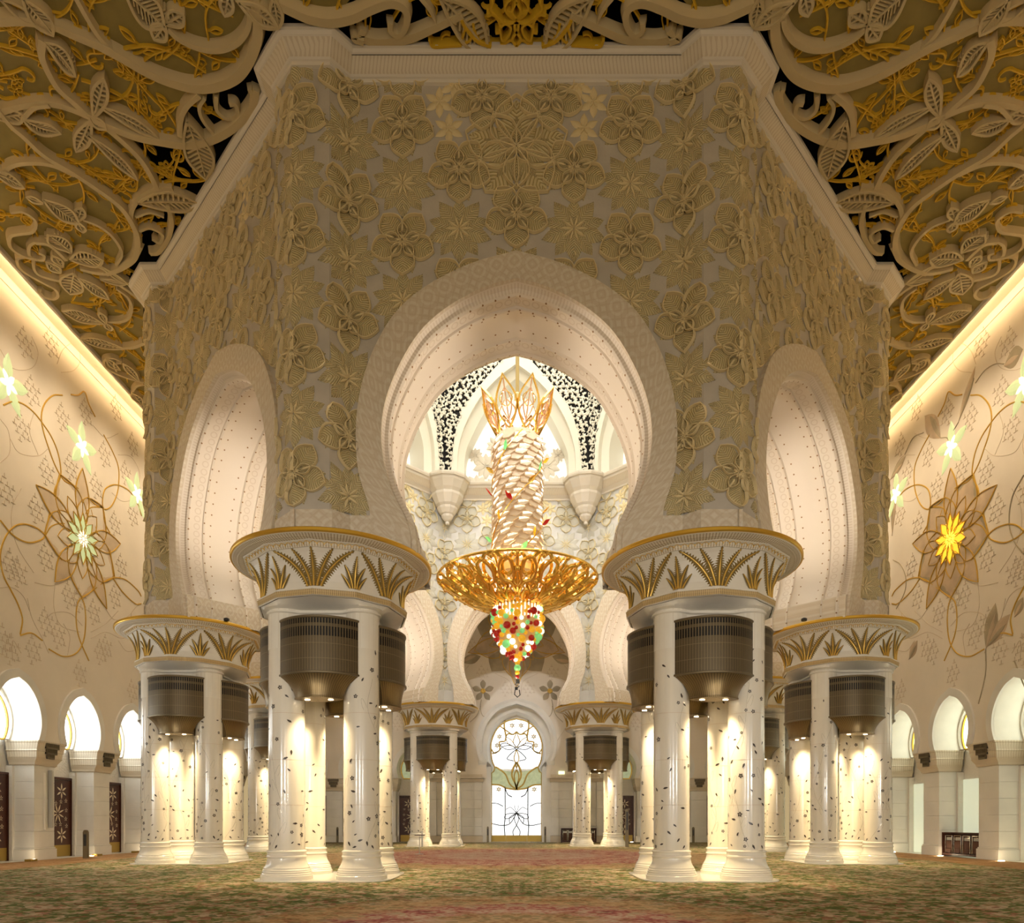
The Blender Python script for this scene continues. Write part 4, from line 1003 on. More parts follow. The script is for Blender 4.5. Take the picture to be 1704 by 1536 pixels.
# ------------------------------------------------------------------ tall glass door in the far wall
f = FNW['back']
ff = lambda V: np.array([f(v[0], v[1], v[2]-1.45) for v in V])
DW = cr([(1.95, 6.72), (2.22, 7.4), (2.31, 8.5), (2.22, 9.2), (1.75, 10.2), (.95, 10.85), (0, 11.1)], 5)
fr = MB(); ribbon(fr, full(DW), .13, 0, .14, fn=ff); ribbon(fr, np.array([(-1.95, 6.72), (-2.05, 6.35), (-2.26, 6.2), (-2.26, 0)]), .13, 0, .14, fn=ff); ribbon(fr, np.array([(1.95, 6.72), (2.05, 6.35), (2.26, 6.2), (2.26, 0)]), .13, 0, .14, fn=ff)
DOOR = fr.obj('door_tall_glass', M['brass']); tag(DOOR, 'tall arched glass door full of daylight in the centre of the far wall', 'door', kind='structure')
def pane(pts, m, nm, h0=-.02, h1=.0):
    p = MB(); prism(p, pts, h0, h1, fn=ff); return p.obj(nm, m, DOOR)
pane([(-2.0, 6.6)]+[tuple(q) for q in full(DW)[::-1]]+[(2.0, 6.6)], M['glowdoor'], 'round_window_pane')
for k in range(3): u0 = (-2.22, -1.10, .98)[k]; u1 = (-1.10, .98, 2.22)[k]; pane([(u0+.01, .58), (u1-.01, .58), (u1-.01, 5.4), (u0+.01, 5.4)], M['glowdoor'], 'door_pane', -.03, -.01)
pane([(-2.22, 5.15), (-1.5, 5.12), (-.9, 4.85), (0, 4.72), (.9, 4.85), (1.5, 5.12), (2.22, 5.15), (2.2, 6.3), (1.9, 6.75), (1.2, 6.45), (.5, 6.3), (0, 6.35), (-.5, 6.3), (-1.2, 6.45), (-1.9, 6.75), (-2.2, 6.3)], M['glassgreen'], 'green_glass_band', 0, .03)
def dline(pts, w, m='brass', nm='glazing_bar', h=.05, mir=True, k=5):
    for s in ((1, -1) if mir else (1,)):
        b = MB(); P = cr(pts, k)*[s, 1]; ribbon(b, P, w*(2.3 if m == 'black' else 1.6), 0, h, fn=ff); b.obj(nm, M[m], DOOR)
# upper lotus
dline([(0, 9.95), (.3, 9.7), (.75, 9.75), (.95, 9.5), (1.05, 9.1), (1.55, 9.0), (1.5, 8.6), (1.6, 8.2), (2.2, 7.95)], .08)
dline([(0, 6.6), (-.1, 7.1), (-.22, 7.6), (0, 8.35)], .06); dline([(0, 8.35), (-.45, 8.0), (-.85, 7.5), (-.25, 7.3)], .035, 'black'); dline([(0, 8.35), (.5, 8.7), (1.2, 8.6), (1.5, 8.3)], .03, 'black')
dline([(0, 8.5), (.3, 9.0), (.15, 9.5), (0, 9.9)], .05); dline([(0, 8.5), (.7, 8.8), (.95, 9.4), (.5, 9.2), (0, 8.5)], .04); dline([(.1, 8.4), (.9, 8.35), (1.45, 8.75), (.9, 8.9), (.1, 8.5)], .03, 'black')
dline([(1.05, 11.0), (1.1, 10.4), (.95, 9.5)], .09); dline([(1.5, 10.45), (1.0, 10.1), (.5, 9.75)], .07); dline([(2.28, 8.4), (2.0, 8.0), (1.6, 8.2)], .07)
dline([(0, 7.2), (.35, 6.5), (.4, 5.9), (.1, 5.2), (0, 4.75)], .12); dline([(0, 6.5), (.2, 6.0), (.12, 5.3), (0, 4.8)], .09)
dline([(0, 4.75), (.6, 5.2), (1.0, 6.1), (1.7, 6.65), (2.0, 6.75)], .11); dline([(0, 4.72), (.9, 4.85), (1.5, 5.12), (2.22, 5.18)], .10)
# lower leaves
dline([(1.05, 5.0), (1.02, 3.8), (1.02, 2.3), (1.1, 1.5), (1.05, .6)], .04, 'black'); dline([(1.05, 4.9), (.8, 4.3), (.4, 4.05)], .04, 'black'); dline([(2.2, 3.5), (1.7, 3.45), (1.2, 3.2)], .035, 'black')
dline([(2.2, 1.65), (1.4, 1.5), (.6, 1.65), (0, 2.6)], .035, 'black'); dline([(0, 2.6), (.9, 2.5), (1.05, 2.1), (.5, 2.2), (0, 2.6)], .03, 'black'); dline([(0, 2.6), (.5, 3.1), (.95, 2.95)], .025, 'black'); dline([(0, 2.6), (.2, 2.1), (0, 1.5)], .03, 'black'); dline([(0, 1.5), (.3, 1.0), (.28, .58)], .035, 'black'); dline([(0, 2.6), (.15, 3.1), (.2, 3.4)], .02, 'black')
dline([(0, 2.6), (.62, 2.2), (.6, 1.65)], .03, 'black')
pb = MB(); ribbon(pb, np.array([(-2.2, .56), (2.2, .56)]), .08, 0, .06, fn=ff); pb.obj('bottom_rail', M['brass'], DOOR)
for u0, u1 in ((-2.2, -.95), (-.93, .93), (.95, 2.2)): pb = MB(); prism(pb, [(u0, .03), (u1, .03), (u1, .53), (u0, .53)], -.02, .04, fn=ff); pb.obj('brass_kick_plate', M['brass'], DOOR)
for k, (u, z) in enumerate(((1.55, 9.5), (1.75, 8.7), (-1.55, 9.5), (-1.75, 8.7), (1.6, 4.75), (-1.6, 4.75), (.4, 10.5), (-.4, 10.5), (1.2, 5.7), (-1.2, 5.7))):
    b = MB()
    for q in range(6): petal(b, .28, .14, rad(90+60*q), .035, .01, 0, 3, r0=.02, cx=u, cy=z)
    b.V = [ff(A) for A in b.V]; b.obj('etched_flower', M['ivory' if k < 8 else 'glassgreen'], DOOR)

# ------------------------------------------------------------------ ornament of the upper walls
def LWp(px, py): Y = XW*FX/abs(px-CX); return (Y, HC+(CY-py)*Y/FX)
def BWp(px, py): return ((px-CX)*YW/FX, HC+(CY-py)*YW/FX)
c8 = lambda L: [LWp(x/2.846, 560+y/2.846) for x, y in L]
def wline(side, pts, w, m, h=.03, nm='gold_inlaid_curve', k=6):
    b = MB(); ribbon(b, cr(pts, k), w, 0, h, fn=wall_flat_fn(side)); return b.obj(nm, M[m], bpy.data.objects['wall_'+side])
GC = [[(15,325),(60,308),(110,320),(160,360),(200,410),(240,470),(270,540),(285,610),(285,665),(260,720),(255,760)],
 [(295,278),(250,280),(210,320),(195,380),(205,450),(230,530),(260,610),(300,680),(340,700),(370,720)], [(335,275),(370,278),(400,262),(420,320),(450,380)],
 [(490,465),(530,540),(560,620),(560,710),(545,770),(520,810),(490,815),(485,770),(500,720),(550,702),(610,730),(650,790),(670,850)], [(415,760),(450,795),(490,815)],
 [(490,810),(430,810),(395,850)], [(0,870),(60,940),(130,975),(190,965),(210,940),(170,905),(110,888),(60,905),(20,960),(0,1040),(15,1130),(50,1200),(85,1270),(105,1340),(95,1410)],
 [(95,1415),(150,1405),(200,1440)], [(230,1480),(300,1515),(360,1500),(395,1440),(405,1350),(400,1280),(385,1240),(365,1270),(360,1350),(375,1430),(420,1536)],
 [(385,1235),(430,1210),(480,1170),(530,1145),(590,1150),(650,1200),(668,1230)], [(535,1145),(580,1210),(640,1265),(668,1265)],
 [(215,940),(240,900),(290,885),(340,895)], [(235,830),(225,880),(212,935)], [(488,820),(495,880),(520,930)], [(430,820),(450,900),(470,960)], [(520,1010),(530,1080),(535,1140)], [(215,945),(250,1000),(290,1060)]]
CRS = [(145,260),(95,430),(290,385),(400,360),(215,640),(330,620),(450,710),(490,560),(590,650),(165,820),(540,890),(625,845),(20,730),(210,1050),(80,1120),(570,1090),(320,1230),(440,1310),(540,1235),(10,1440),(270,1420),(150,1490),(470,1500),(625,515),(545,340),(110,30),(235,30)]
TL = [[(0,60),(60,150),(150,150),(180,80),(150,0)],[(45,480),(90,550),(180,565),(230,530)],[(100,720),(60,800),(55,900),(90,1010),(160,1120)],[(165,1165),(250,1180),(330,1150)],[(130,1240),(150,1330),(200,1430),(230,1500)],[(210,1350),(250,1310),(330,1310),(390,1370)],[(430,1400),(500,1360),(560,1300)],[(560,560),(620,570),(660,640),(660,700)],[(440,420),(500,480),(560,460)],[(530,740),(580,780),(650,770)],[(260,1170),(255,1280),(290,1370),(380,1400)],
      [(500,1290),(540,1340),(600,1330),(660,1260)],[(0,1190),(60,1190),(110,1230),(140,1300)],[(0,600),(45,550),(40,450),(0,390)],[(270,130),(300,60),(360,30),(380,110),(350,160),(290,170)],[(300,1360),(330,1420),(320,1510)],[(160,360),(140,450),(180,560)],[(430,1430),(500,1400),(580,1430),(640,1400)],[(560,1440),(600,1490),(660,1480)],[(100,1500),(60,1440),(60,1536)]]
for side in ('left', 'right'):
    for g in GC: wline(side, c8(g), .075, 'wallgold')
    for g in TL: wline(side, c8(g), .028, 'thinline', .012, 'incised_curve')
    wl = bpy.data.objects['wall_'+side]
    P = [c8([q])[0] for q in CRS]+[(31+4.9*a+2.3*(b % 2), 9.4+1.9*b) for a in range(-3, 6) for b in range(0, 3)]
    for Y, Z in P:
        inst(MOTM[side], 'carved_motif', wl, FNW[side](Y, Z, 0))
    for yy in (36.16, 20.4, 51.9):
        def fl_part(nm, m, lst, h):
            b = MB()
            for n, R, Wd, a0, r0, hh, pk in lst: star_petals(b, yy, 16.45, n, R, Wd, rad(a0), hh, 0, r0, .015, pk)
            b.V = [np.array([FNW[side](v[0], v[1], v[2]) for v in A]) for A in b.V]; return b.obj(nm, M[m], wl)
        colr = side == 'right'
        fl_part('wide_petals', 'petalB' if colr else 'petalC', [(5, 3.05, 2.3, -90, .6, .004, .5)], 0); fl_part('wide_petals', 'petalA' if colr else 'upperwall', [(5, 2.95, 2.0, -90, .6, .010, .5)], 0)
        fl_part('long_petals', 'petalA' if colr else 'petalC', [(5, 3.65, 1.15, 90, .9, .018, .5)], 0)
        fl_part('middle_petals', 'petalA' if colr else 'upperwall', [(10, 2.05, .85, 90, .5, .026, .55)], 0)
        for n, R, Wd, a0, w in ((5, 3.05, 2.3, -90, .055), (5, 3.65, 1.15, 90, .055), (10, 2.05, .85, 90, .04)):
            for k in range(n):
                b = MB(); ribbon(b, petal_outline(R, Wd, rad(a0)+2*math.pi*k/n, r0=.5, n=8, peak=.5, cx=yy, cy=16.45), w, .01, .055, fn=wall_flat_fn(side)); b.obj('gold_petal_outline', M['wallgold'], wl)
        for nm, m, lst in (('backlit_star_petals', 'lityellow' if colr else 'litgreen', [(10, 1.32, .74, 90, .1, .045, .45)]), ('backlit_core', 'lityellow2' if colr else 'litgreen2', [(8, .46, .36, 90, 0, .075, .5)])): fl_part(nm, m, lst, 0)
        for k in range(10):
            b = MB(); ribbon(b, petal_outline(1.34, .50, rad(90+36*k), r0=.1, n=6, cx=yy, cy=16.45), .03, .05, .09, fn=wall_flat_fn(side)); b.obj('gold_petal_outline', M['wallgold'], wl)
    for k in range(-1, 5):
        Y = 30.9+5.25*k; b = MB()
        star_petals(b, Y, 21.2, 5, 1.35, .62, rad(90), .02, 0, 0.0, .03, .5); b.V = [np.array([FNW[side](*v) for v in A]) for A in b.V]; o = b.obj('backlit_flower', M['litgreen'], wl)
        b = MB(); star_petals(b, Y, 21.2, 5, .55, .34, rad(-90), .055, 0, 0.0, .02, .5); b.V = [np.array([FNW[side](*v) for v in A]) for A in b.V]; b.obj('backlit_core', M['litgreen2'], o)
    ln = MB(); ribbon(ln, np.array([(-12, 25.5), (YW, 25.5)]), .05, 0, .03, fn=wall_flat_fn(side)); ln.obj('top_bead', M['upperwall'], wl)
# coloured leaves and stems only the right wall has
c6 = lambda L: [LWp(1460+x/2.846, 560+y/2.846) for x, y in L]
def rleaf(tip, tail, wd, m='petalB', side='right', conv=c6):
    a, b_ = conv([tail, tip]) if conv else (tail, tip); a = np.array(a); b_ = np.array(b_); d = b_-a; L = np.linalg.norm(d); ang = math.atan2(d[1], d[0])
    for sgn, mm, hh in ((0, m, .012),):
        b = MB(); petal(b, L, wd, ang, hh, .02, 0, 8, cx=a[0], cy=a[1], peak=.55); petal(b, L*.8, wd*.45, ang+.12, hh+.02, .01, 1, 6, cx=a[0], cy=a[1], peak=.6)
        b.V = [np.array([FNW[side](*v) for v in A]) for A in b.V]; b.obj('inlaid_leaf', [M[m], M['petalA' if m == 'petalB' else 'petalB']], bpy.data.objects['wall_'+side])
for tip, tail, wd, m in (((465,140),(385,405),.55,'petalA'), ((225,375),(300,482),1.0,'petalA'), ((690,60),(600,140),.9,'petalB'), ((135,565),(60,680),.6,'petalB'), ((560,1262),(515,1480),.9,'petalB'), ((628,1315),(520,1470),.8,'petalA'), ((690,1235),(650,1330),.6,'petalB'), ((190,1440),(150,1530),.7,'petalA'), ((80,690),(70,945),.5,'petalB')):
    rleaf(tip, tail, wd, m)
for L_, w in (([(300,480),(330,480),(345,510)],.05), ([(385,405),(360,450),(345,500)],.05), ([(220,455),(170,480),(130,560)],.05), ([(600,130),(560,130),(510,160),(465,220)],.05), ([(694,655),(640,760),(625,880),(650,970),(694,1030)],.06), ([(515,1480),(515,1536)],.05), ([(75,1058),(110,1080),(135,1140),(130,1210),(90,1290)],.045), ([(515,1480),(513,1600),(480,1740)],.05), ([(650,1536),(690,1640),(720,1700)],.06)):
    wline('right', c6(L_), w, 'petalB', .03, 'dark_inlaid_stem')
for x, y in ((395, 1480), (640, 1500)): pass
# far wall flower and vines
wb = bpy.data.objects['wall_back']
def bpart(nm, m, lst, c):
    b = MB()
    for n, R, Wd, a0, r0, hh, pk in lst: star_petals(b, c[0], c[1], n, R, Wd, rad(a0), hh, 0, r0, .02, pk)
    b.V = [np.array([FNW['back'](*v) for v in A]) for A in b.V]; return b.obj(nm, M[m], wb)
fc = (0, 18.1)
bpart('wide_petals', 'petalB', [(5, 3.75, 2.7, 90, .5, .004, .5)], fc); bpart('wide_petals', 'petalA', [(5, 3.9, 2.2, -90, .5, .012, .5)], fc); bpart('long_petals', 'petalA', [(5, 4.5, 1.25, 90+36, 1.0, .02, .5)], fc); bpart('middle_petals', 'petalB', [(10, 2.5, .95, 90, .4, .028, .5)], fc)
bpart('backlit_star_petals', 'lityellow', [(10, 1.4, .5, 90, .1, .05, .45)], fc)
for n, R, Wd, a0 in ((5, 3.9, 2.5, -90), (5, 4.5, 1.25, 126), (10, 2.5, .95, 90)):
    for k in range(n): b = MB(); ribbon(b, petal_outline(R, Wd, rad(a0)+2*math.pi*k/n, r0=.4, n=8, peak=.5, cx=fc[0], cy=fc[1]), .07, .01, .07, fn=wall_flat_fn('back')); b.obj('gold_petal_outline', M['wallgold'], wb)
for sg in (-1, 1):
    bpart('five_petals', 'petalB', [(5, 1.0, .52, 90-90*sg*0+180*0+36*0, .1, .01, .6)], (sg*2.95, 13.35)); bpart('gold_core', 'wallgold', [(5, .26, .26, -90, 0, .05, .5)], (sg*2.95, 13.35))
    wline('back', [(sg*3.1, 12.6), (sg*3.2, 11.9), (sg*3.0, 11.2), (sg*2.7, 10.6+.5)], .06, 'petalB', .03, 'dark_inlaid_stem'); wline('back', [(sg*3.15, 12.0), (sg*3.5, 11.2), (sg*4.1, 10.6)], .05, 'petalB', .03, 'dark_inlaid_stem')
    rleaf((sg*3.15, 16.4), (sg*4.9, 15.9), .9, 'petalB', 'back', None); rleaf((sg*6.6, 11.6), (sg*6.0, 9.9), .7, 'petalA', 'back', None)
    for x, z in ((3.9, 17.3), (3.1, 14.9), (1.0, 13.5), (5.2, 12.4), (5.6, 14.3), (1.6, 20.5), (4.4, 20.0), (6.5, 13.2), (7.5, 11.0), (10.5, 10.5), (12.6, 11.4), (8.8, 12.5)): inst(MOTM['back'], 'carved_motif', wb, FNW['back'](sg*x, z, 0))
    for L_ in ([(3.6, 9.0), (4.6, 10.6), (5.0, 12.6), (4.4, 14.2), (3.0, 14.6)], [(.4, 13.0), (.6, 14.2), (1.9, 14.9)], [(4.2, 15.6), (5.2, 14.6), (6.6, 14.8)], [(5.0, 12.0), (6.3, 11.6), (7.2, 10.2)], [(5.4, 8.6), (6.2, 9.6), (7.6, 9.4)]): wline('back', [(sg*x, z) for x, z in L_], .03, 'thinline', .012, 'incised_curve')
# ------------------------------------------------------------------ hanging ceiling
ZC = 25.6
def CPt(px, py): Y = (ZC-HC)*FX/(CY-py); return ((px-CX)*Y/FX, Y)
A1 = lambda L: [CPt(x/3.408, y/3.408) for x, y in L]                 # upper left area
A2 = lambda L: [CPt(400+x/3.408, y/3.408) for x, y in L]             # middle, left of the axis
A3 = lambda L: [CPt(x/4.8, 380+y/4.8) for x, y in L]                 # lower left area
A4 = lambda L: [CPt(700+x/4.26, y/4.26) for x, y in L]               # middle palmette
XE = 21.4
ceil = MB()
edge_in = [(0, 19.75)]+A2([(640, 10), (560, 95), (450, 100), (330, 70), (250, 25)])+A1([(1560, 40), (1475, 60), (1475, 220), (1400, 380), (1300, 460), (1130, 530), (1045, 600), (1010, 690), (1015, 800), (900, 800), (760, 770), (660, 730),
            (760, 830), (850, 950), (900, 1060), (850, 1075), (760, 1170), (750, 1260), (790, 1350), (760, 1450)])+A3([(1105, 180), (1060, 260), (960, 320), (850, 330), (700, 330), (860, 400), (950, 470), (1050, 540), (1150, 620)])+[(-17.9, 33.5), (-17.9, 42.5), (-7.4, 56.2), (0, 56.2)]
def field_side(sg):
    loop = [(sg*abs(x) if True else x, y) for x, y in edge_in]
    return loop
for sg, nm in ((-1, 'left'), (1, 'right')):
    inner = [(sg*abs(x), y) for x, y in edge_in]
    loop = inner+[(0, YW+.2), (sg*XE, YW+.2), (sg*XE, -12), (0, -12)]
    mb = MB(); T = tessellate_polygon([[Vector((x, y, 0)) for x, y in loop]]); n = len(loop)
    mb.add([(x, y, ZC+.16) for x, y in loop]+[(x, y, ZC+.34) for x, y in loop], [tuple(t) for t in T]+[tuple(i+n for i in t) for t in T]+[(i, (i+1) % n, (i+1) % n+n, i+n) for i in range(n)], 0)
    c = mb.obj('ceiling' if sg < 0 else 'ceiling_right', M['goldfield']); tag(c, '%s half of the olive gold ceiling covered with cream ribs and golden vines' % nm, 'ceiling', kind='structure')
    e = MB(); box(e, sg*XE, -12, ZC-.05, sg*(XE+.14), YW, ZC+.35, 0, .02); box(e, sg*XE, -12, ZC+.34, sg*(XW+.05), YW, ZC+.9, 0); e.obj('cove_edge', M['plaster'], c)
    if sg < 0: CE = c
    else: CER = c
vd = MB(); box(vd, -20, 17.0, ZC+2.2, 20, 58, ZC+2.3); 
for x in (-1, 1):
    box(vd, x*20, 17, ZC+.34, x*19.9, 58, ZC+2.3)
for k in range(14): box(vd, -17+k*2.6, 17, ZC+1.5, -16.9+k*2.6, 24, ZC+1.6)
box(vd, -20, 17, ZC+.34, 20, 17.1, ZC+2.3); box(vd, -20, 57.9, ZC+.34, 20, 58, ZC+2.3)
# the dark service void must leave the dome open: drop the slab inside the drum
vd = MB()
oc2 = [(p[0], p[1]) for p in oc]
hole = [(D_PIL*1.0*math.cos(a)/math.cos(rad(22.5)), CYD+D_PIL*1.0*math.sin(a)/math.cos(rad(22.5))) for a in [rad(-67.5+45*k) for k in range(8)]]
outer_l = [(-21.3, 16.5), (21.3, 16.5), (21.3, 60), (-21.3, 60)]
T = tessellate_polygon([[Vector((x, y, 0)) for x, y in outer_l], [Vector((x, y, 0)) for x, y in hole]])
vd.add([(x, y, ZC+2.2) for x, y in outer_l+hole], [tuple(t) for t in T])
for a, b in (((-21.3, 16.5), (21.3, 16.5)), ((21.3, 16.5), (21.3, 60)), ((21.3, 60), (-21.3, 60)), ((-21.3, 60), (-21.3, 16.5))):
    vd.add([(a[0], a[1], ZC+.34), (b[0], b[1], ZC+.34), (b[0], b[1], ZC+2.2), (a[0], a[1], ZC+2.2)], [(0, 1, 2, 3)])
for k in range(8):
    a, b = hole[k], hole[(k+1) % 8]; vd.add([(a[0], a[1], ZC-.2), (b[0], b[1], ZC-.2), (b[0], b[1], ZC+2.3+9), (a[0], a[1], ZC+2.3+9)], [(0, 1, 2, 3)])
V_ = vd.obj('ceiling_void', M['void']); tag(V_, 'dark service void seen through the openwork ceiling around the dome wall', 'ceiling', kind='structure')
RIBK = [0]
def crib(L, w, nm='ceiling_rib', m='ceilwhite', hz=(ZC+.17, ZC-.06), both=True, k=6, top=.6, closed=False):
    P = cr(L, k); out = []; RIBK[0] += 1; dz = (RIBK[0]*7 % 13)*.0055; hz = (hz[0], hz[1]-dz)
    ww = w if np.isscalar(w) else np.interp(np.linspace(0, 1, len(P)), np.linspace(0, 1, len(w)), w)
    for sg in ((1, -1) if both else (1,)):
        b = MB(); ribbon(b, P*[sg, 1], ww, 0, hz[0]-hz[1], top=top, closed=closed, fn=lambda V: np.c_[V[:, :2], hz[0]-V[:, 2]]); out.append(b.obj(nm, M[m], CE if sg > 0 else CER, 40))
    return out
RIBS = [
 (A1([(300,135),(420,190),(560,250),(700,325),(830,400),(960,455),(1100,490),(1230,480),(1340,430),(1410,340),(1455,220),(1460,100),(1440,-40)]), [.34,.40,.42,.45,.48,.46,.44]),
 (A1([(430,-20),(490,90),(560,200),(640,280),(740,345)]), .22), (A1([(950,150),(1010,205),(1100,250),(1200,272),(1300,255),(1370,205),(1410,130),(1415,40)]), [.22,.26,.28,.26,.22]),
 (A1([(-20,115),(120,110),(230,125),(310,145)]), .40),
 (A1([(240,215),(235,300),(270,390),(330,490),(430,580),(520,660),(640,715),(760,762),(900,792),(1050,812),(1180,790),(1300,730),(1390,650),(1440,570),(1455,500)]), [.34,.30,.30,.36,.42,.44,.42,.38,.3]),
 (A1([(-20,640),(60,610),(170,585),(280,580),(400,610),(530,665)]), [.30,.3,.32,.34]),
 (A1([(130,660),(190,600),(280,585)]), .2),
 (A1([(610,720),(700,800),(790,890),(850,980),(890,1065)]), [.34,.32,.30]),
 (A1([(-20,600),(60,700),(130,760),(250,870),(400,960),(550,1060),(680,1160),(750,1260),(780,1350),(765,1450),(690,1510),(600,1545)]), [.24,.28,.30,.32,.34,.30]),
 (A1([(-20,1010),(60,935),(180,915),(300,930),(420,985)]), .24),
 (A1([(1130,525),(1060,585),(1025,660),(1020,760)]), .26), (A1([(1160,545),(1130,600),(1150,670),(1215,755)]), .18), (A1([(1225,540),(1230,620),(1290,668),(1345,645),(1335,590),(1300,585)]), [.2,.2,.2,.26]),
 (A1([(1415,495),(1430,530),(1420,600)]), .22), (A1([(740,1260),(750,1180),(800,1110),(880,1068),(980,1068)]), .26),
 (A1([(950,1150),(972,1250),(955,1340),(900,1420),(850,1430)]), [.24,.28,.28,.26]), (A1([(770,1225),(850,1200),(930,1225)]), .14), (A1([(790,1300),(850,1282),(920,1320),(905,1365),(865,1345)]), [.16,.18,.18,.22]),
 (A1([(470,1240),(570,1280),(650,1350),(690,1430),(660,1500)]), [.16,.2,.2,.16]), (A1([(60,1195),(130,1190),(200,1240),(185,1300),(110,1315),(55,1330),(60,1390),(130,1440),(210,1460)]), [.14,.2,.22,.2]),
 (A3([(290,95),(235,130),(235,200),(290,235),(345,240),(350,205),(310,185)]), [.16,.2,.2,.16,.22]), (A3([(280,98),(380,112),(460,170),(530,240)]), .24), (A3([(265,235),(275,320),(330,370),(480,410)]), [.16,.2,.24]), (A3([(235,215),(160,215),(135,240),(160,300),(240,360),(350,420),(440,470),(462,520),(420,548),(350,525),(315,490)]), [.12,.18,.2,.2,.2,.26]),
 (A3([(780,285),(900,350),(1020,430)]), .26), (A3([(640,320),(740,345),(850,355),(960,320),(1060,250),(1120,140)]), [.24,.3,.34]), (A3([(930,470),(1020,540),(1050,620),(1030,700),(960,735),(860,735)]), [.14,.2,.22,.2]), (A3([(960,450),(1060,520),(1150,600)]), .24),
 (A3([(1150,905),(1060,940),(980,945)]), [.3, .3, .2]), (A3([(970,1060),(900,1030),(835,1045),(840,1100),(920,1150),(1020,1190),(1150,1225)]), [.14,.2,.22,.18]), (A3([(970,1065),(910,1075),(930,1130)]), .12), (A3([(1150,1240),(1090,1255),(1060,1300),(1080,1360),(1150,1400)]), .2),
 (A2([(215,15),(300,55),(400,95),(520,112),(640,88),(740,40),(850,5),(930,35),(945,110),(905,185),(855,165),(850,115)]), [.34,.38,.40,.36,.34,.3,.22,.24]),
 (A2([(700,160),(690,205),(790,232),(950,212),(1100,150),(1260,75)]), [.30,.36,.40,.34,.3]), (A2([(655,180),(645,205),(700,225)]), .26), (A2([(1020,-30),(1080,50),(1112,130)]), [.22,.18,.06]),
]
for L_, w in RIBS: crib(L_, w)
# carved leaves: outline with slots
def cleaf(tip, tail, wd, bend=0.0, slots=9, lw=.12, peak=.6, both=True, hz=(ZC+.17, ZC-.08)):
    RIBK[0] += 1; hz = (hz[0], hz[1]-(RIBK[0]*7 % 13)*.0055)
    a = np.array(tail); b = np.array(tip); d = b-a; L = np.linalg.norm(d); ang = math.atan2(d[1], d[0])
    for sg in ((1, -1) if both else (1,)):
        mb = MB(); o = petal_outline(L, wd, ang, n=12, peak=peak, cx=a[0], cy=a[1], bend=bend)
        fn = lambda V: np.c_[V[:, 0]*sg, V[:, 1], hz[0]-V[:, 2]]
        ribbon(mb, o, lw, 0, hz[0]-hz[1], top=.7, fn=fn)
        if slots:
            for k in range(1, slots):
                t = k/slots*.92; w = wd/2*leafw(t, peak)*.92; x = t*L; ca, sa = math.cos(ang), math.sin(ang)
                for s_ in (-1, 1):
                    P = [(x+q*.0+0.12*L*(1-q*.6)/slots*3*0, s_*w*q+bend*t*t) for q in np.linspace(0.0, 1, 4)]
                    P = [(p[0]+abs(p[1]-bend*t*t)*.55, p[1]) for p in P]
                    P = np.array([(a[0]+u*ca-v*sa, a[1]+u*sa+v*ca) for u, v in P if u < L*.99])
                    if len(P) > 2: ribbon(mb, P, min(L/slots*.5, .13), .03, hz[0]-hz[1]-.05, top=.7, fn=fn)
            ribbon(mb, np.array([(a[0]+x*L*math.cos(ang)-bend*x*x*math.sin(ang), a[1]+x*L*math.sin(ang)+bend*x*x*math.cos(ang)) for x in np.linspace(.05, .95, 10)]), .08, .03, hz[0]-hz[1]-.02, fn=fn)
            bk = MB(); prism(bk, o[:-1], .05, .10, fn=fn); mb.add(np.vstack(bk.V), bk.F)
        mb.obj('carved_leaf', M['ceilwhite'], CE if sg > 0 else CER, 40)
def one(P): return P[0]
for A, tip, tail, wd, bend, sl in (
  (A1, (1190,1000), (1060,665), .95, .15, 12), (A1, (1112,1112), (785,1140), .85, .25, 11), (A1, (215,132+0), (0,-20), .4, 0, 0),
  (A1, (940,125), (710,-60), .95, .1, 10), (A1, (1040,70), (940,125), .42, 0, 4), (A1, (875,205), (935,125), .42, 0, 4), (A1, (445,350), (255,230), .62, .5, 10), (A1, (300,180), (130,-30), .60, 0, 9),
  (A1, (1275,75), (1300,-60), .35, 0, 4), (A1, (455,1250), (245,1115), .80, .08, 11), (A1, (465,1165), (440,1240), .34, 0, 4), (A1, (470,1300), (440,1240), .34, 0, 4), (A1, (150,1105), (245,1140), .3, 0, 3),
  (A1, (130,1020), (-40,960), .55, .2, 7), (A1, (315,785), (130,660), .60, -.45, 10), (A1, (130,640), (-20,660), .5, 0, 5), (A1, (600,435), (530,650), .42, -.05, 8), (A1, (440,855), (515,670), .42, .05, 8), (A1, (600,715), (500,640), .42, 0, 5),
  (A1, (910,745), (560,590), .42, .25, 13), (A1, (800,985), (500,750), .42, .25, 13), (A1, (1585,135), (1330,-30), .5, 0, 9), (A1, (1580,135), (1550,-40), .34, 0, 6),
  (A3, (400,30), (570,180), .85, -.1, 8), (A3, (810,215), (560,230), .80, .1, 8), (A3, (560,510), (590,340), .85, 0, 7), (A3, (880,540), (620,370), .60, .1, 10), (A3, (480,340), (370,250), .5, 0, 5), (A3, (425,205), (500,300), .4, 0, 4), (A3, (1020,432), (790,275), .25, 0, 10), (A3, (1000,438), (800,395), .3, 0, 8),
  (A3, (500,650), (830,745), .80, .05, 11), (A3, (885,805), (840,740), .32, 0, 4), (A3, (800,650), (845,740), .3, 0, 4), (A3, (650,882), (1000,950), .70, .1, 11), (A3, (985,1060), (1110,1200), .42, 0, 7), (A3, (830,1050), (960,1120), .5, .3, 8), (A3, (1060,1300), (1140,1400), .5, 0, 5),
  (A2, (1443,240), (1130,-30), .85, .35, 12), (A2, (215,135), (-10,-10), .5, 0, 9)):
    cleaf(one(A([tip])), one(A([tail])), wd, bend, sl)
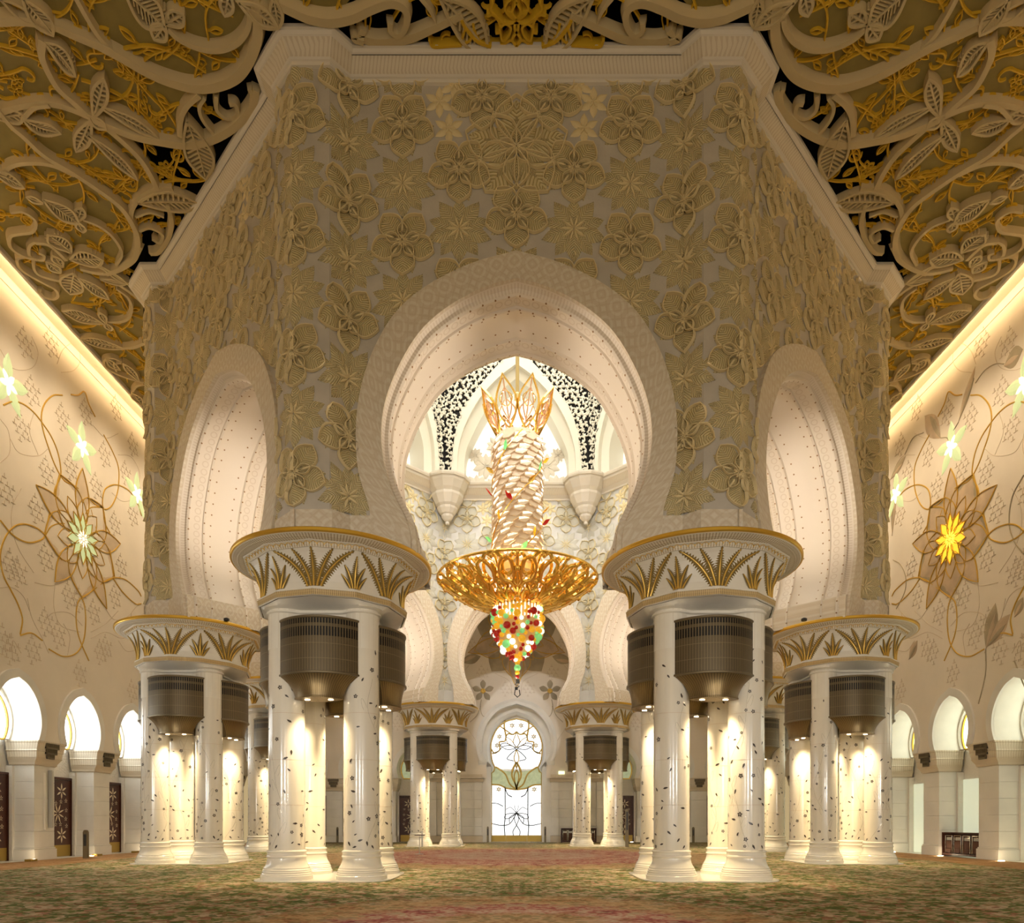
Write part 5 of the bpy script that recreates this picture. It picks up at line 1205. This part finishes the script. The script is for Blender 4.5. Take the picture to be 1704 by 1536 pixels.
# golden vines: sprigs on the ceiling
def sprig(seed):
    r = random.Random(seed); mb = MB(); n = 24
    sgn = 1 if seed % 2 else -1; L = 3.0; am = r.uniform(.30, .5)
    P = [(x*L-L/2, am*math.sin(x*math.pi*1.35)*sgn) for x in np.linspace(0, 1, n)]
    e = P[-1]; for_end = [(e[0]+.26*math.sin(t*4.6)*(1-t*.45), e[1]-sgn*.26*(1-math.cos(t*4.6)*(1-t*.45))) for t in np.linspace(0.06, 1, 14)]
    ribbon(mb, np.array(P+for_end), .085, 0, .09, top=.5)
    for j in (3, 8, 13, 18):
        x, y = P[j]; s_ = 1 if (j//5) % 2 else -1; a = s_*r.uniform(.6, 1.0); ln = r.uniform(.34, .44)
        st = [(x, y), (x+.12*math.cos(a), y+.12*math.sin(a))]; o = petal_outline(ln, ln*.40, a, n=8, cx=st[1][0], cy=st[1][1], peak=.5); ribbon(mb, np.array(st), .055, 0, .07, top=.5); ribbon(mb, o, .062, 0, .085, top=.5)
    x, y = P[11]
    q = cr([(x, y), (x+.35, y-sgn*.30), (x+.75, y-sgn*.42), (x+1.05, y-sgn*.70)], 5); ribbon(mb, q, .055, 0, .07, top=.5)
    if seed % 3 == 0:
        for k in range(5): ribbon(mb, petal_outline(.25, .14, 1.2566*k+seed, n=7, cx=q[-1][0], cy=q[-1][1], r0=.04), .042, 0, .075, top=.5)
    else:
        w = [(q[-1][0]+.16*math.sin(t*4.8)*(1-t*.5), q[-1][1]+sgn*.16*(1-math.cos(t*4.8)*(1-t*.5))) for t in np.linspace(0.05, 1, 12)]; ribbon(mb, np.array(w), .05, 0, .07, top=.5)
        ribbon(mb, petal_outline(.3, .12, -sgn*.9, n=7, cx=q[9][0], cy=q[9][1]), .045, 0, .07, top=.5)
    mb.V = [np.c_[A[:, :2], -A[:, 2]] for A in mb.V]; return mb.mesh('sprig', M['goldvine'])
SPM = [sprig(s) for s in range(1, 9)]
rg = random.Random(11)
def drum_clear(x, y):
    d = max((np.dot((x, y-CYD), side_frame(i)[0]) for i in range(8))); return d > 17.25
spots = []
yy = 17.6; row = 0
while yy < 45:
    xx = .8 if row % 2 else 1.6
    while xx < 20.9:
        x = xx+rg.uniform(-.25, .25); y = yy+rg.uniform(-.2, .2)
        if drum_clear(x, y) and (abs(x) < 15.5*y/19 or True) and x < 20.6: spots.append((x, y, rg.uniform(-.55, .55)+(0.9 if row % 2 else -.3)+(math.pi if rg.random() < .5 else 0), rg.randrange(8), rg.uniform(.8, 1.1)))
        xx += 1.6
    yy += 1.02; row += 1
for x, y, a, k, s_ in spots:
    for sg in (-1, 1):
        m = Matrix.Translation((sg*x, y, ZC+.165)) @ Matrix.Rotation(a if sg > 0 else math.pi-a, 4, 'Z') @ Matrix.Diagonal((s_, s_*(-1 if sg < 0 else 1), 1, 1))
        inst(SPM[k], 'golden_vine_sprig', CE if sg < 0 else CER, M4=m)
# symmetric palmette in the openwork above the front wall
for L_, w in ((A4([(680,310),(650,260),(690,190),(680,140),(600,150),(550,110),(510,85),(470,95)]), .12), (A4([(680,310),(640,275),(590,300),(540,320),(450,300),(390,230),(370,150)]), .12), (A4([(560,180),(600,150),(640,180),(620,240),(580,270),(560,180)]), .10), (A4([(680,130),(640,110),(605,70),(650,80),(680,130)]), .10), (A4([(680,120),(650,60),(680,-10)]), .10), (A4([(680,120),(600,60),(610,10),(640,-20)]), .10), (A4([(540,90),(500,50),(510,0)]), .10), (A4([(530,100),(560,150),(560,210),(530,220)]), .12), (A4([(290,120),(320,180),(400,270),(500,310)]), .14), (A4([(290,300),(350,270),(355,210),(320,190),(295,260),(290,300)]), .1), (A4([(60,260),(90,310),(200,305),(290,300)]), .1)):
    crib(L_, w, 'gold_palmette_curve', 'goldvine')
# ------------------------------------------------------------------ the great chandelier
CH = empty('chandelier', (0.05, CYD, 0), 'giant crystal chandelier with a gilded scroll bowl and red, green and amber glass balls', 'chandelier')
rd = MB(); lathe(rd, [(.10, 24.6), (.10, 49.3)], 10); lathe(rd, [(.17, 24.6), (.17, 25.0), (.12, 25.1)], 12); rd.obj('hanging_rod', M['giltrod'], CH, 40)
co = MB(); lathe(co, [(1.0, 15.3), (1.12, 15.6), (1.12, 22.0), (1.0, 22.5), (.5, 22.7), (.2, 22.75)], 24); co.obj('glowing_core', M['core'], CH, 40)
# crystal plates laid in slanting rows
pm = MB(); pm.add([(-.30, 0, .30), (.30, 0, .22), (.34, .10, -.16), (.02, .17, -.34), (-.34, .10, -.14), (-.28, .05, .32), (.30, .05, .25), (.34, .14, -.14), (.02, .21, -.32), (-.34, .14, -.12)],
    [(0, 1, 2, 3, 4), (9, 8, 7, 6, 5), (0, 5, 6, 1), (1, 6, 7, 2), (2, 7, 8, 3), (3, 8, 9, 4), (4, 9, 5, 0)]); PM = pm.mesh('plate', M['crystal'])
cb_ = MB()
for k in range(7): box(cb_, -.26+k*.08, .12, -.10, -.22+k*.08, .17, .02)
COMB = cb_.mesh('bulb_row', M['crystal2'])
rows, cols = 23, 13
for r in range(rows):
    z = 22.25-r*.295
    for c in range(cols):
        a = 2*math.pi*(c+.5*(r % 2))/cols+r*.09; R = 1.16+(.04 if c % 3 == 0 else 0)
        m = Matrix.Translation((R*math.cos(a), R*math.sin(a), z)) @ Matrix.Rotation(a-math.pi/2, 4, 'Z') @ Matrix.Rotation(rad(12), 4, 'Y') @ Matrix.Rotation(rad(10), 4, 'X')
        inst(PM, 'crystal_plate', CH, M4=m)
        if (c+r) % 2 == 0:
            inst(COMB, 'crystal_prism_row', CH, M4=m, stuff=True)
tp = MB(); lathe(tp, [(1.25, 22.4), (1.10, 22.7), (.85, 22.85), (.5, 22.8)], 12); tp.obj('crystal_collar', M['crystal'], CH)
# spiral stem with coloured leaves
for k in range(3):
    P = [(1.38*math.cos(a), 1.38*math.sin(a), z) for a, z in ((k*2.094+t*4.6+.3, 15.5+t*6.9) for t in np.linspace(0, 1, 40))]
    s = MB(); tube(s, P, .035, 5); st = s.obj('spiral_stem', M['gilt'], CH, 60)
    for j in range(3, 38, 5):
        p = np.array(P[j]); a = math.atan2(p[1], p[0]); lf = MB(); petal(lf, .62, .26, 0, 0, .05, 0, 5)
        V = np.vstack(lf.V); er = np.array([math.cos(a), math.sin(a), 0]); et = np.array([-math.sin(a), math.cos(a), 0]); ez = np.array([0, 0, 1.0])
        d1 = er*.55+et*.5*(1 if j % 2 else -1)+ez*.62; d1 /= np.linalg.norm(d1); d2 = np.cross(d1, er); d2 /= np.linalg.norm(d2); d3 = np.cross(d1, d2)
        MB().add(p+V[:, :1]*d1+V[:, 1:2]*d2+V[:, 2:]*d3, lf.F).obj('glass_leaf', M[('ballred', 'gilt', 'ballgreen', 'ballamber')[(j//5+k) % 4]], st)
# crown of eight pointed leaf frames
def crown_leaf():
    mb = MB(); o = petal_outline(2.6, 1.15, math.pi/2, n=12, r0=.1, peak=.48, sharp=1.3)
    f3 = lambda V: np.c_[V[:, 0], V[:, 2]-.05, V[:, 1]]
    ribbon(mb, o, .09, 0, .10, fn=f3); ribbon(mb, petal_outline(2.0, .55, math.pi/2, n=10, r0=.5, peak=.5), .05, 0, .08, fn=f3, mi=1)
    ribbon(mb, np.array([(0, 0), (0, 2.4)]), .06, 0, .08, fn=f3, mi=1)
    for sg in (-1, 1):
        P = [(sg*(.12+.38*math.sin(t*3.4)*(1-t*.35)), .45+t*.95) for t in np.linspace(0, 1, 12)]; ribbon(mb, np.array(P), .07, 0, .09, fn=f3, mi=1)
        P = [(sg*(.05+.3*math.sin(t*3.0)), 1.1+t*.7) for t in np.linspace(0, 1, 9)]; ribbon(mb, np.array(P), .05, 0, .09, fn=f3)
    return mb.mesh('crown_leaf', [M['gilt'], M['pinkgold']])
CLM = crown_leaf()
for k in range(8):
    a = rad(22.5+45*k); m = Matrix.Translation((1.0*math.cos(a), 1.0*math.sin(a), 22.6)) @ Matrix.Rotation(a-math.pi/2, 4, 'Z') @ Matrix.Rotation(rad(-24), 4, 'X'); inst(CLM, 'crown_leaf', CH, M4=m)
light('crown_lamp', 'POINT', (0, CYD, 24.0), 300, (1.0, 0.95, 0.85), size=.35)
# gilded openwork bowl
def bw(th, t, h=0.0):
    r = 1.28+2.85*t+.12*math.sin(t*3.1); z = 13.45+1.35*t**1.5+.0
    return (r*math.cos(th)+0, r*math.sin(th), z-h)
def bowl_seg():
    mb = MB(); W_ = math.pi/5       # ten segments, half width pi/10
    def tb(pts, r=.075, k=5):
        P = cr([(a*W_/2, t, 0) for a, t in pts], k); tube(mb, [bw(p[0], p[1]) for p in P], r*1.3, 6)
    for s in (1, -1):
        tb([(0, .02), (s*.10, .25), (s*.38, .48), (s*.75, .55), (s*.85, .75), (s*.6, .95), (s*.28, .9), (s*.22, .72), (s*.42, .66)], .085)
        tb([(s*1.0, .0), (s*.9, .22), (s*.62, .34), (s*.4, .22), (s*.55, .08)], .075)
        tb([(s*1.0, .5), (s*.82, .62)], .07); tb([(s*1.0, 1.0), (s*.82, 1.06), (s*.62, .97)], .085); tb([(0, .4), (s*.22, .52), (s*.12, .7), (0, .76)], .065)
        tb([(s*1.0, .3), (s*.78, .42), (s*1.0, .55)], .06)
    tb([(0, .0), (0, .35), (0, .7), (0, 1.08)], .06)
    for a, t, r in ((0, .78, .17), (0, 1.05, .13), (.6, .98, .12), (-.6, .98, .12), (.42, .66, .1), (-.42, .66, .1), (1.0, .55, .12), (0, .2, .13), (1.0, 1.02, .14)):
        p = bw(a*W_/2, t, .05); lathe(mb, [(.02, p[2]-r), (r*.8, p[2]-r*.5), (r, p[2]), (r*.8, p[2]+r*.5), (.02, p[2]+r)], 7, p[0], p[1])
    return mb.mesh('bowl_scroll', M['gilt'], 50)
BSM2 = bowl_seg()
bl = MB(); lathe(bl, [(.01, -.09), (.07, -.05), (.085, 0), (.06, .06), (.01, .09)], 7); BULB = bl.mesh('bulb', M['crystal2'])
for k in range(10):
    g = inst(BSM2, 'gilded_scroll', CH, rz=rad(-90+36*k))
    inst(BSM2, 'inner_scroll', CH, (0, 0, 1.6), rz=rad(-72+36*k), scale=(.86, .86, .90))
    for a, t in ((.5, .5), (-.5, .5), (0, .92), (.78, .85), (-.78, .85), (.3, .3), (-.3, .3), (.2, .62), (-.45, 1.0), (.45, 1.0), (.95, .3)):
        p = bw(a*math.pi/10, t, -.12); inst(BULB, 'candle_bulb', g, p)
for t, r in ((0.0, .07), (.52, .04), (1.07, .07)):
    rg_ = MB(); tube(rg_, [bw(a, t) for a in np.linspace(0, 2*math.pi, 72, endpoint=False)], r, 6, closed=True); rg_.obj('bowl_ring', M['gilt'], CH, 50)
for k in range(6): a = k*1.047; light('bowl_lamp', 'POINT', (2.4*math.cos(a), CYD+2.4*math.sin(a), 15.3), 90, (1.0, 0.66, 0.28), size=.2)
# basket of glass balls
bk = MB(); lathe(bk, [(.1, 10.7), (.45, 10.95), (.80, 11.4), (1.08, 11.9), (1.20, 12.6), (1.24, 13.45)], 24); bk.obj('lit_basket', M['core'], CH, 40)
fr_ = MB(); n = 40
for k in range(n): a = 2*math.pi*k/n; tube(fr_, [(1.31*math.cos(a), 1.31*math.sin(a), 13.55), (1.31*math.cos(a), 1.31*math.sin(a), 13.1), (1.24*math.cos(a), 1.24*math.sin(a), 12.7)], .035, 4)
fr_.obj('crystal_fringe', M['crystal2'], CH, stuff=True)
BM = {}
for nm in ('ballred', 'ballgreen', 'ballamber', 'ballclear'):
    s = MB(); lathe(s, [(.001, -1), (.38, -.92), (.71, -.71), (.92, -.38), (1, 0), (.92, .38), (.71, .71), (.38, .92), (.001, 1)], 12, cap=False); BM[nm] = s.mesh('glass_ball', M[nm], 80)
rb = random.Random(3); placed = []
def ball(x, y, z, r, m): inst(BM[m], 'glass_ball', CH, (x, y, z), scale=(r, r, r)); placed.append((x, y, z, r))
tries = 0
while len(placed) < 230 and tries < 6000:
    tries += 1; t = rb.random(); z = 10.6+2.7*t; R = 1.27*min(1, (t*1.9)**.6)+.05; a = rb.random()*6.283; r = rb.choice((.10, .12, .14, .17, .20, .22)) if t > .15 else .12
    x, y = R*math.cos(a), R*math.sin(a)
    if t > .7 and rb.random() < .45: continue
    if all((x-p[0])**2+(y-p[1])**2+(z-p[2])**2 > (r+p[3])**2*.85 for p in placed): ball(x, y, z, r, rb.choice(('ballred', 'ballgreen', 'ballamber', 'ballamber', 'ballclear', 'ballred')))
for z, r, m in ((10.45, .14, 'ballamber'), (10.2, .19, 'ballgreen'), (9.93, .13, 'ballamber'), (9.72, .11, 'ballred')): ball(0, 0, z, r, m)
hk = MB(); tube(hk, [(0, 0, 9.62), (.05, 0, 9.45), (-.14, 0, 9.3), (.1, 0, 9.2), (-.12, 0, 9.0), (-.16, 0, 8.75), (0, 0, 8.6), (.14, 0, 8.72), (.1, 0, 9.0)], .028, 5); box(hk, -.08, -.05, 9.35, .12, .05, 9.58); box(hk, -.14, -.05, 9.0, .02, .05, 9.15)
hk.obj('lowering_hook', M['black'], CH)
light('basket_lamp', 'POINT', (0, CYD, 9.6), 60, WARM2, size=.3)

# ------------------------------------------------------------------ small things along the walls
def post(x, y, h, w, m, label, cat='stand', group=None, nm='speaker_post'):
    b = MB(); P = [(-w/2, 0), (w/2, 0), (w/2, h-.12), (w*.3, h-.02), (0, h), (-w*.3, h-.02), (-w/2, h-.12)]
    prism(b, P, -w*.35, w*.35, fn=lambda V: np.c_[V[:, 0]+x, V[:, 2]+y, V[:, 1]+.017]); o = b.obj(nm, M[m]); tag(o, label, cat, group)
    g = MB(); box(g, x-w*.28, y-w*.37, h*.45, x+w*.28, y-w*.35, h-.2); g.obj('speaker_cloth', M['black'], o)
    return o
post(-21.5, 34.95, 1.42, .22, 'bronze', 'dark upright loudspeaker post before the left wall pier between two inlaid doors', 'speaker')
post(-15.5, 60.6, 1.35, .17, 'bronze', 'dark loudspeaker post by the far wall left of the nearest left columns', 'speaker')
post(-2.50, 61.0, 1.4, .17, 'bronze', 'dark loudspeaker post against the left jamb of the tall glass door', 'speaker')
post(2.50, 61.0, 1.4, .17, 'bronze', 'dark loudspeaker post against the right jamb of the tall glass door', 'speaker')
post(15.3, 60.6, 1.35, .2, 'bronze', 'dark loudspeaker post by the far wall beside the nearest right columns', 'speaker')
post(7.92, 50.2, 2.75, .22, 'bronze', 'tall bronze post standing right of the farthest right column cluster', 'speaker')
# light grey column loudspeaker on the left wall pier
b = MB(); box(b, -XW-.02-.30, 34.05, 1.55, -XW-.02-.12, 34.17, 4.35, bev=.02); tag(b.obj('column_speaker', M['grey']), 'long pale grey column loudspeaker fixed upright on a left wall pier', 'speaker')
b = MB(); box(b, -XW-.34, 33.72, 1.45, -XW-.25, 33.78, 4.2, bev=.01); tag(b.obj('cable_duct', M['marble']), 'thin white cable duct beside the column loudspeaker on the left pier', 'duct')
# sign stand and thin post
s = empty('sign_stand', (-5.45, 39.3, .017), 'low stand with a dark red sign plate on a white pole, left of centre', 'stand')
b = MB(); lathe(b, [(.24, 0), (.24, .02), (.03, .04)], 20); b.obj('base', M['grey'], s)
b = MB(); lathe(b, [(.022, .03), (.022, 1.06)], 10); b.obj('pole', M['grey'], s)
b = MB(); box(b, -.26, -.12, 1.05, .30, .12, 1.10, bev=.01); b.obj('sign_plate', M['darkwood'], s)
b = MB(); box(b, -6.82, 50.15, .017, -6.70, 50.27, 1.15, bev=.02); tag(b.obj('air_freshener_post', M['grey']), 'slim pale post in front of the farthest left column cluster', 'post')
# folding-chair racks
def rack(x0, y0, w, along, label, chairs=4, hh=1.05):
    """along: unit vector of the front edge, the open side faces the hall"""
    t = empty('chair_rack', (x0, y0, .017), label, 'rack', 'dark wooden racks of folding chairs', rz=along)
    for nm, q in (('side_panel', (0, 0, 0, .06, .5, hh)), ('side_panel', (w-.06, 0, 0, w, .5, hh)), ('back_panel', (.06, .44, .08, w-.06, .5, hh-.05)), ('bottom_shelf', (.06, 0, .06, w-.06, .44, .16)), ('top_panel', (.06, 0, hh-.06, w-.06, .5, hh))):
        b = MB(); box(b, *q, bev=.008); b.obj(nm, M['darkwood'], t)
    cw = (w-.2)/chairs; c_, s_ = math.cos(along), math.sin(along)
    for k in range(chairs):
        lx, ly = .1+cw*k+cw/2, .10
        ch = empty('folding_chair', (x0+lx*c_-ly*s_, y0+lx*s_+ly*c_, .18), '', 'chair', 'folding chairs stored in the racks', rz=along)
        ch['label'] = '%s folded brown chair, rack at the %s' % ('single' if chairs == 1 else ('leftmost', 'second from left', 'third from left', 'rightmost')[k if chairs == 4 else (0, 3)[k % 2]], label.split(' at the ')[-1])
        hw = cw*.40; ch.scale = (1, 1, hh/1.06)
        b = MB()
        for sg in (-1, 1): tube(b, [(sg*hw, 0, 0.02), (sg*hw, -.01, .40), (sg*hw*.98, 0, .78)], .026, 6)
        tube(b, [(-hw, 0, .78), (hw, 0, .78)], .016, 6); tube(b, [(-hw, .03, .70), (hw, .03, .70)], .012, 6); b.obj('frame', M['chrome'], ch)
        b = MB(); box(b, -hw*.82, .0, .20, hw*.82, .04, .56, bev=.012); b.obj('backrest', M['fabric'], ch)
        b = MB(); P = [(-hw*.85, 0), (-hw*.7, -.15), (0, -.19), (hw*.7, -.15), (hw*.85, 0)]; prism(b, P, -.03, .03, fn=lambda V: np.c_[V[:, 0], V[:, 2], V[:, 1]+.195]); b.obj('seat', M['fabric'], ch)
        b = MB(); box(b, -hw*.8, .03, .57, hw*.8, .05, .70); b.obj('mesh_panel', M['grey'], ch)
rack(XW+.45, 37.70, 3.12, rad(-90), 'dark wooden rack of folded brown chairs at the right wall between two piers', 4, 1.27)
for o in list(bpy.data.objects):
    pass
rack(3.85, 60.4, 1.15, 0, 'small dark chair rack at the far wall just right of the glass door', 2, 1.25)
rack(6.35, 60.4, .55, 0, 'small dark chair rack at the far wall between two far right columns', 1, 1.25)
# exit sign on the far wall, camera-sized lights on the capitals, floor outlet boxes
s = MB(); box(s, 3.70, YW-.12, 6.01, 4.22, YW+.0, 6.27, bev=.015); es = s.obj('exit_sign', M['exit']); tag(es, 'small glowing yellow-green sign above the far wall moulding right of the glass door', 'sign')
for k, (px, Y) in enumerate(((61, 32.3), (168.5, 37.4), (221.5, 41.2))):
    X = (px-CX)*Y/FX; X = -22.5; b = MB(); box(b, X-.05, Y-.22, .017, X+.25, Y+.22, .12, bev=.01)
    tag(b.obj('floor_outlet_box', M['brass']), ('small brass floor box at the foot of the nearest left wall pier', 'small brass floor box at the foot of the second left wall pier', 'small brass floor box half hidden by the left column cluster')[k], 'box', 'brass floor boxes along the left wall')
for k, (x, y, lab) in enumerate(((-13.0, 29.6, 'small black spotlight lying on the gilded rim of the second-nearest left cluster'), (-12.3, 29.7, 'tiny black spotlight right of its twin on the gilded rim of the left cluster'), (12.2, 29.7, 'small spotlight on the gilded rim of the second-nearest right cluster'))):
    b = MB(); lathe(b, [(.10, 0), (.12, .03), (.12, .10), (.05, .14)], 12); V = np.vstack(b.V)+[x, y, 10.36]; o = MB().add(V, b.F).obj('rim_spotlight', M['black']); tag(o, lab, 'lamp', 'spotlights on the gilded rims')
